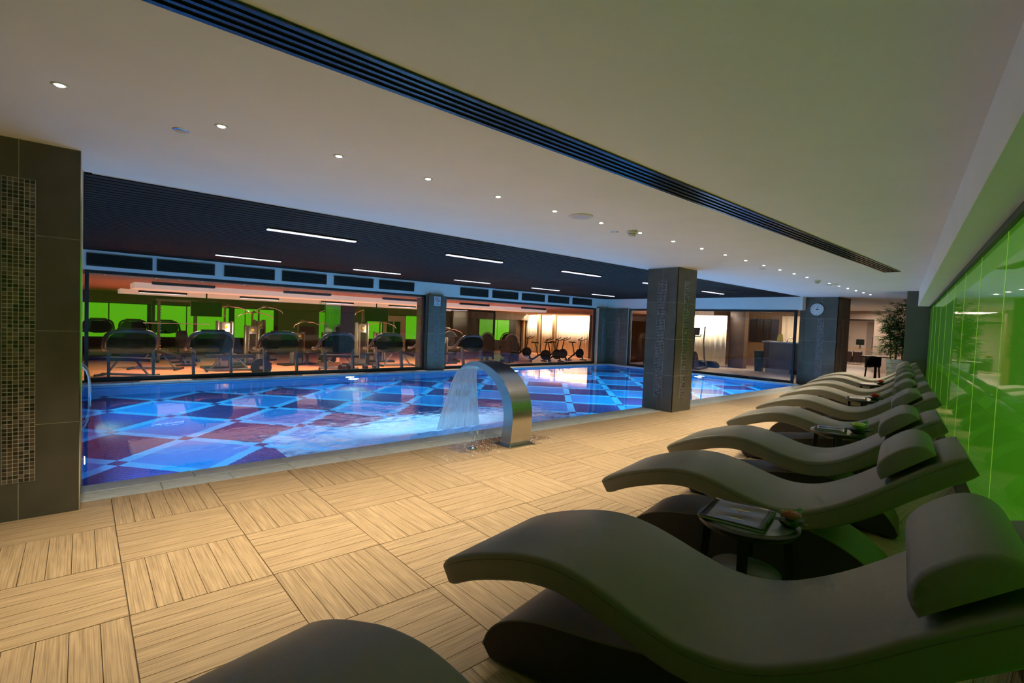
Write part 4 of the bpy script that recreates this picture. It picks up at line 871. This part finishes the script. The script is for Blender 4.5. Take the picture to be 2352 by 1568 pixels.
for k, x in enumerate((.30, 1.28, 2.26)):
    o = copy_tree(td); o.location = (x, 18.4, GF); o.rotation_euler = (0, 0, math.pi); tag(o, ['left treadmill against the green gym wall', 'middle treadmill against the green gym wall', 'right treadmill against the green gym wall behind the rack'][k], 'treadmill', 'treadmills at the back of the gym')
# smith machine
r_ = empty('smith_machine', (2.33, 15.9, GF), 0, 'tall squat rack with silver barbell and rows of hooks', 'weight rack')
for s_ in (-1, 1):
    MB().box(s_*.52-.04, s_*.52+.04, -.05, .05, 0, 2.1).build('upright', M['gymsteel'], r_); MB().box(s_*.62-.05, s_*.62+.05, .55, .68, 0, 2.05).build('rear_upright', M['gymblack'], r_)
    MB().box(s_*.58-.04, s_*.58+.04, -.5, .75, 0, .07).build('foot', M['gymblack'], r_); MB().box(s_*.55-.03, s_*.55+.03, 0, .65, 2.0, 2.07).build('top_rail', M['gymblack'], r_)
    for k in range(17): MB().tube([(s_*.48, -.05, .25+k*.1), (s_*.48, -.11, .25+k*.1)], .022, 6).build('hook', M['chrome'], r_)
MB().tube([(-.95, -.1, 1.3), (.95, -.1, 1.3)], .016, 8).build('barbell', M['chrome'], r_); MB().box(-.6, .6, -.03, .03, 2.04, 2.12).build('cross_bar', M['gymsteel'], r_)
def bench(loc, rz, lab, inc=0):
    r_ = empty('weight_bench', loc, rz, lab, 'bench', 'black weight benches')
    MB().obox((0, 0, .45+inc*.12), (.30, 1.25, .08), Matrix.Rotation(R(inc*18), 3, 'X')).build('pad', M['pad'], r_)
    MB().tube([(0, -.62, .05), (0, .62, .05)], .032, 8).build('spine', M['gymblue'], r_)
    for y in (-.60, .60): MB().tube([(-.28, y, .035), (.28, y, .035)], .030, 8).build('foot', M['gymblack'], r_)
    MB().tube([(0, -.5, .05), (0, -.2, .42)], .028, 8).build('strut', M['gymblue'], r_); MB().tube([(0, .5, .05), (0, .2, .45)], .028, 8).build('strut', M['gymblue'], r_)
bench((.75, 11.6, GF), R(55), 'long flat weight bench behind the first treadmill'); bench((1.5, 13.2, GF), R(60), 'inclined weight bench in front of the squat rack', 1); bench((2.35, 14.6, GF), R(0), 'upright grey bench standing inside the squat rack', 2)
bench((3.2, 12.2, GF), R(85), 'low black weight bench behind the second treadmill'); bench((6.3, 11.6, GF), R(70), 'dark bench beside the mirrored gym pillar'); bench((8.75, 12.2, GF), R(80), 'bench below the second hanging screen', 1)
def dumbbell(loc, rz, lab):
    r_ = empty('dumbbell', loc, rz, lab, 'dumbbell', 'black hexagonal dumbbells')
    MB().tube([(-.08, 0, .12), (.08, 0, .12)], .016, 8).build('grip', M['chrome'], r_)
    for s_ in (-1, 1): MB().prism([(.12*math.cos(R(60*k+30)), .12+.12*math.sin(R(60*k+30))) for k in range(6)], 'x', s_*.16-.07, s_*.16+.07).build('head', M['pad'], r_)
dumbbell((6.25, 10.9, GF), R(20), 'pair-headed black dumbbell on the floor left of the mirrored pillar foot'); dumbbell((7.0, 10.75, GF), R(-10), 'black dumbbell on the floor right of the mirrored pillar foot')
r_ = empty('weight_plate', (3.62, 10.4, GF), R(80), 'large round black weight plate behind the second treadmill', 'weight plate')
MB().prism([(.26*math.cos(R(15*k)), .26+.26*math.sin(R(15*k))) for k in range(24)], 'x', -.05, .05).build('disc', M['pad'], r_, autos=True); MB().prism([(.05*math.cos(R(30*k)), .26+.05*math.sin(R(30*k))) for k in range(12)], 'x', -.06, .06).build('hub', M['gymsteel'], r_)
def cable(loc, rz, lab, h=1.65, wide=.6, arms=True):
    r_ = empty('cable_machine', loc, rz, lab, 'exercise machine', 'grey weight stack machines')
    MB().rbox(-.16, .16, -.12, .12, .05, h*.78, .05).build('stack_cover', M['gymsteel'], r_, autos=True); MB().box(-.10, .10, -.135, -.12, .25, h*.62).build('weight_stack', M['gymblack'], r_)
    for s_ in (-1, 1): MB().rbox(s_*.2-.035, s_*.2+.035, -.10, .10, 0, h*.80, .02).build('side_column', M['gymsteel'], r_, autos=True)
    MB().box(-wide, wide, -.25, .25, 0, .06).build('base', M['gymblack'], r_); MB().rbox(-.04, .04, -.136, -.13, h*.68, h*.72, .002).build('badge', M['yellow'], r_)
    if arms:
        MB().tube([(0, 0, h*.75), (0, .0, h), (0, -.25, h+.12), (0, -.55, h+.08)], .03, 8).build('boom', M['gymsteel'], r_, smooth=True)
        for s_ in (-1, 1): MB().tube([(0, -.5, h+.08), (s_*.25, -.55, h+.06), (s_*.5, -.6, h-.04), (s_*.55, -.62, h-.12)], .016, 7).build('lat_bar', M['chrome'], r_, smooth=True)
        MB().rbox(-.16, .16, -.75, -.40, .42, .50, .02).build('seat', M['pad'], r_); MB().box(-.04, .04, -.62, -.54, .06, .42).build('seat_post', M['gymblack'], r_)
cable((3.25, 13.2, GF), R(5), 'grey weight tower left of the hanging screen', 1.85); cable((4.25, 14.1, GF), R(-5), 'grey weight tower with yellow badge behind the third treadmill', 1.7); cable((5.6, 13.6, GF), R(15), 'shorter grey weight stack right of the pull-down frame', 1.45)
cable((7.65, 12.9, GF), R(0), 'tall slim weight tower right of the mirrored pillar', 1.95); cable((4.8, 15.5, GF), R(20), 'black pull-down frame with curved bars', 1.9); cable((8.9, 14.0, GF), R(-20), 'grey machine with horn handles behind the fifth treadmill', 1.5); cable((10.9, 12.5, GF), R(0), 'bulky dark leg machine at the right end of the left gym window', 1.35)
def seat_machine(loc, rz, lab):
    r_ = empty('seated_machine', loc, rz, lab, 'exercise machine', 'dark seated machines')
    b = MB(); b.prism([(.30*math.cos(R(k*12)), .85+.42*math.sin(R(k*12))) for k in range(16)]+[(-.30, .25), (.30, .25)], 'y', -.06, .06); b.build('shroud', M['gymblack'], r_, autos=True)
    MB().tube([(.34*math.cos(R(k*15)), 0, .85+.46*math.sin(R(k*15))) for k in range(13)], .025, 7).build('hoop', M['gymsteel'], r_, smooth=True)
    MB().rbox(-.22, .22, -.62, -.2, .42, .50, .03).build('seat', M['pad'], r_); MB().obox((0, -.68, .80), (.40, .09, .60), Matrix.Rotation(R(14), 3, 'X')).build('backrest', M['pad'], r_)
    MB().box(-.3, .3, -.75, .3, 0, .08).build('base', M['gymblack'], r_); MB().tube([(-.35, -.3, .62), (.35, -.3, .62)], .05, 10).build('roller', M['pad'], r_); MB().box(-.06, .06, -.5, -.3, .08, .42).build('post', M['gymblack'], r_)
seat_machine((13.3, 12.6, GF), R(-35), 'dark seated machine with tall rounded shroud, left one'); seat_machine((14.8, 13.0, GF), R(-40), 'dark seated machine with hooped frame, middle one'); seat_machine((12.0, 13.6, GF), R(-20), 'dark seated machine with hoop beside the black partition'); seat_machine((13.0, 10.6, GF), R(-60), 'low dark seated machine nearest the right gym window')
def bike(loc, rz, lab):
    r_ = empty('spin_bike', loc, rz, lab, 'exercise bike', 'black spin bikes in front of the curtains')
    MB().prism([(-.25+.24*math.cos(R(18*k)), .36+.24*math.sin(R(18*k))) for k in range(20)], 'x', -.03, .03).build('flywheel', M['gymblack'], r_, autos=True)
    MB().tube([(0, -.45, .08), (0, -.2, .55), (0, .05, .35), (0, .45, .08)], .04, 8).build('frame', M['gymblack'], r_); MB().tube([(0, .10, .35), (0, .25, .88)], .028, 8).build('seat_post', M['gymsteel'], r_)
    MB().prism([(.12, .88), (.42, .90), (.42, .95), (.12, .94)], 'x', -.09, .09).build('saddle', M['pad'], r_)
    MB().tube([(0, -.2, .5), (0, -.30, 1.02)], .028, 8).build('stem', M['gymsteel'], r_)
    for s_ in (-1, 1): MB().tube([(0, -.30, 1.02), (s_*.2, -.28, 1.03), (s_*.22, -.48, 1.10), (s_*.18, -.55, 1.16)], .018, 7).build('handlebar', M['gymblack'], r_, smooth=True)
    for y in (-.48, .45): MB().tube([(-.25, y, .04), (.25, y, .04)], .03, 8).build('foot', M['gymblack'], r_)
for k, (x, y, rz) in enumerate(((15.7, 11.7, 60), (16.7, 11.9, 75), (17.5, 12.3, 65), (18.7, 12.2, 80), (16.3, 13.6, 70))):
    bike((x, y, GF), R(rz), ['leftmost spin bike before the bright curtains', 'second spin bike before the bright curtains', 'third spin bike before the bright curtains', 'rightmost spin bike before the bright curtains', 'spin bike standing behind the others by the curtains'][k])
def elliptical(loc, rz, lab, gz=0):
    r_ = empty('elliptical_trainer', loc, rz, lab, 'elliptical trainer', 'elliptical trainers')
    MB().prism([(-.35, .05), (-.38, .4), (-.2, .62), (.1, .5), (.3, .18), (.75, .1), (.75, .05)], 'x', -.11, .11).build('housing', M['gymblack'], r_); MB().tube([(0, -.2, .55), (0, -.12, 1.25)], .04, 8).build('mast', M['gymblack'], r_)
    MB().obox((0, -.10, 1.32), (.36, .06, .26), Matrix.Rotation(R(-25), 3, 'X')).build('console', M['screen'], r_)
    for s_ in (-1, 1):
        MB().tube(resample3([(s_*.28, .75, .12), (s_*.28, .35, .35), (s_*.30, .12, .75), (s_*.30, .02, 1.0), (s_*.29, .12, 1.28), (s_*.28, .22, 1.5)], 16), .024, 8).build('arm', M['gymsteel'], r_, smooth=True)
        MB().box(s_*.2-.07, s_*.2+.07, .35, .8, .2, .25).build('pedal', M['gymblack'], r_); MB().tube([(0, -.12, 1.15), (s_*.16, .10, 1.15), (s_*.16, .22, 1.22)], .018, 7).build('fixed_grip', M['gymblack'], r_, smooth=True)
    MB().box(-.3, .3, -.4, .9, 0, .05).build('base', M['gymblack'], r_)
elliptical((16.2, 4.45, 0), R(-75), 'elliptical trainer behind the far end glass beside the bright curtain'); elliptical((16.6, 6.2, 0), R(-100), 'elliptical trainer behind the end glass left of the middle column')
# stepper-like bags behind the end glass
b = MB(); bag = resample([(-.45, .0), (-.44, .12), (-.36, .2), (-.2, .235), (0, .225), (.2, .235), (.36, .19), (.44, .1), (.45, .0)], 24); b.prism(bag[::-1], 'y', -.16, .16)
o = b.build('duffel_bag', M['pad'], None, loc=(17.6, 4.72, 0), rotz=R(-85)); autosmooth(o, 50); tag(o, 'low dark bag on the floor before the bright end curtain', 'bag')
st = empty('wooden_stool', (17.1, 5.35, 0), 0, 'pale round stool with wooden legs behind the elliptical trainer', 'stool')
MB().lathe([(.2, .5), (.21, .52), (.2, .54)], 20).build('seat', M['counter_white'], st, autos=True)
for k in range(4): a = R(45+90*k); MB().tube([(.12*math.cos(a), .12*math.sin(a), .5), (.2*math.cos(a), .2*math.sin(a), 0)], .016, 6).build('leg', M['stool'], st)
# hanging screens
def tv(x, y, z, w_, h, lab):
    r_ = empty('hanging_screen', (x, y, z), 0, lab, 'television', 'dark screens hanging in the gym')
    MB().rbox(-w_/2, w_/2, -.03, .03, -h/2, h/2, .01).build('panel', M['gymblack'], r_); MB().box(-w_/2+.02, w_/2-.02, -.034, -.03, -h/2+.02, h/2-.02).build('screen', M['screen'], r_); MB().tube([(0, 0, h/2), (0, 0, 1.95-z)], .02, 8).build('mount', M['black'], r_)
tv(2.55, 12.0, 1.42, .78, .42, 'dark screen hanging right of the squat rack'); tv(7.72, 11.9, 1.46, .92, .46, 'dark screen hanging right of the mirrored pillar')
# mirrored pillar
mp_ = empty('mirrored_pillar', (6.42, 12.8, GF), 0, 'mirror-clad square pillar standing in the gym', 'pillar')
MB().box(-.27, .27, -.27, .27, 0, 2.35).build('core', M['black'], mp_)
MB().box(-.262, .262, -.282, -.27, .16, 2.34).build('mirror_front', M['mirror'], mp_); MB().box(-.282, -.27, -.262, .262, .16, 2.34).build('mirror_side', M['mirror'], mp_); MB().box(-.29, .29, -.29, .29, 0, .15).build('plinth', M['brownwall'], mp_)
# gym pendants
def pendant(x, y, z, lab, lit):
    r_ = empty('pendant_light', (x, y, z), 0, lab, 'pendant light', 'black linear pendants in the gym')
    MB().box(0, 1.1, -.04, .04, 0, .055).build('housing', M['black'], r_)
    MB().box(.02, 1.08, -.03, .03, -.008, 0).build('diffuser', M['lum'] if lit else M['dltrim'], r_)
    for dx in (.1, 1.0): MB().tube([(dx, 0, .055), (dx, 0, 1.95-z)], .003, 4).build('wire', M['black'], r_)
for k in range(5):
    pendant(1.0+2.45*k, 12.2, 1.80, '%s lit black pendant light of the inner gym row' % ORD[k], True)
    light('SPOT', 'pendant_lamp', (1.55+2.45*k, 12.2, 1.77), 330, (1.0, .70, .46), (0, 0, 0), spot_size=R(150), spot_blend=.6, shadow_soft_size=.02)
    light('SPOT', 'gym_fill_spot', (1.55+2.45*k, 8.9, 1.90), 260, (1.0, .70, .46), (0, 0, 0), spot_size=R(150), spot_blend=.6, shadow_soft_size=.02)  # added spot without fixture, brightens the gym floor
    pendant(.9+2.5*k, 7.75, 1.86, '%s dark pendant housing close behind the gym window' % ORD[k], False)
# black framed partition in gym
r_ = empty('glass_partition', (12.3, 13.9, GF), 0, 'black framed glass partition in the gym', 'partition')
for x in (0, 2.4): MB().box(x-.04, x+.04, -.03, .03, 0, 2.3).build('post', M['black'], r_)
MB().box(.04, 2.36, -.03, .03, 2.22, 2.3).build('header', M['black'], r_); MB().box(.04, 2.36, -.004, .004, .05, 2.22).build('pane', M['pane2'], r_)
# alarm devices on the curtain wall end
o = MB().prism([(.07*math.cos(R(20*k)), .07*math.sin(R(20*k))) for k in range(18)], 'x', 20.86, 20.9).build('alarm_sounder', M['red'], None, loc=(0, 18.72, 1.3)); tag(o, 'small round red alarm on the gym post', 'alarm')
# ---- bar counter, bin, tap
r_ = empty('bar_counter', (17.85, 0, 0), 0, 'brown bar counter with pale stone top behind the end glass', 'counter')
MB().box(0, .55, .9, 2.76, .14, 1.04).build('front', M['brownwall'], r_); MB().box(-.04, .6, .88, 2.82, 1.04, 1.085).build('worktop', M['counter_white'], r_); MB().box(.03, .5, 1.9, 2.7, 0, .14).build('plinth', M['counter_white'], r_); MB().box(.03, .5, .9, 1.89, 0, .14).build('plinth_dark', M['black'], r_)
r_ = empty('tap', (18.1, 2.0, 1.085), 0, 'curved chrome tap on the bar counter', 'tap')
MB().tube([(0, .10*math.cos(R(k*18)), .02+.12*math.sin(R(k*18))) for k in range(11)], .012, 8).build('spout', M['chrome'], r_, smooth=True); MB().lathe([(.022, 0), (.022, .03)], 12, (0, .10, 0)).build('tap_base', M['chrome'], r_)
o = MB().prism([(-.1, 0), (-.07, .26), (.07, .26), (.1, 0)], 'x', -.02, .02).build('menu_stand', M['yellow'], None, loc=(18.15, 2.35, 1.085)); tag(o, 'small yellow card standing on the bar counter', 'card')
r_ = empty('waste_bin', (17.95, 2.92, 0), 0, 'dark teal waste bin standing beside the bar counter', 'bin')
b = MB(); b.add([(-.13, -.10, 0), (.13, -.10, 0), (.13, .10, 0), (-.13, .10, 0), (-.15, -.13, .66), (.15, -.13, .66), (.15, .13, .66), (-.15, .13, .66)], [(3,2,1,0),(4,5,6,7),(0,1,5,4),(1,2,6,5),(2,3,7,6),(3,0,4,7)]); b.build('bin_body', M['bin'], r_); MB().rbox(-.165, .165, -.145, .145, .66, .72, .01).build('lid', M['bin'], r_)
for k, (x, y) in enumerate(((16.3, 2.9), (17.0, 1.9), (16.2, 1.25))):
    r_ = empty('ceiling_light', (x, y, 2.19), 0, ['left small strip light above the bar', 'middle small strip light above the bar', 'right small strip light above the bar'][k], 'ceiling light', 'strip lights above the bar')
    MB().box(-.03, .03, -.22, .22, 0, H-2.19).build('housing', M['black'], r_); MB().box(-.025, .025, -.21, .21, -.01, 0).build('diffuser', M['lum'], r_)
# ---- office: glass door, armchairs, desk, monitor
r_ = empty('glass_door', (26.5, 1.68, 0), 0, 'open glass door of the office beyond the lobby', 'door')
MB().box(-.01, .01, -.16, .16, .02, 2.03).build('pane', M['pane2'], r_); MB().tube([(-.04, -.08, .85), (-.04, -.08, 1.35)], .012, 8).build('handle', M['chrome'], r_); MB().box(-.02, .02, -.16, .16, 0, .06).build('bottom_rail', M['black'], r_)
for k, y in enumerate((2.9, 2.48)):
    r_ = empty('armchair', (28.3, y+.02, 0), R(-90), ['left dark leather armchair in the office', 'right dark leather armchair in the office'][k], 'armchair', 'dark leather armchairs')
    MB().rbox(-.19, .19, -.3, .3, .12, .42, .03).build('seat', M['sofa'], r_); MB().rbox(-.19, .19, -.40, -.28, .12, .66, .04).build('backrest', M['sofa'], r_)
    for x in (-.15, .15):
        for y_ in (-.35, .25): MB().tube([(x, y_, 0), (x, y_, .12)], .012, 6).build('leg', M['chrome'], r_)
r_ = empty('office_desk', (29.4, 2.75, 0), 0, 'wooden office desk behind the dark armchairs', 'desk')
MB().box(-.35, .35, -.7, .7, .72, .76).build('desktop', M['woodwall'], r_); MB().box(-.3, .3, -.68, -.64, 0, .72).build('side_panel', M['woodwall'], r_); MB().box(-.3, .3, .64, .68, 0, .72).build('side_panel', M['woodwall'], r_)
r_ = empty('monitor', (29.2, 2.73, .76), 0, 'black computer monitor on the office desk', 'monitor')
MB().box(-.02, .02, -.17, .17, .18, .46).build('screen', M['screen'], r_); MB().box(0, .03, -.02, .02, .01, .2).build('stand', M['black'], r_); MB().box(-.08, .08, -.1, .1, 0, .012).build('foot', M['black'], r_)
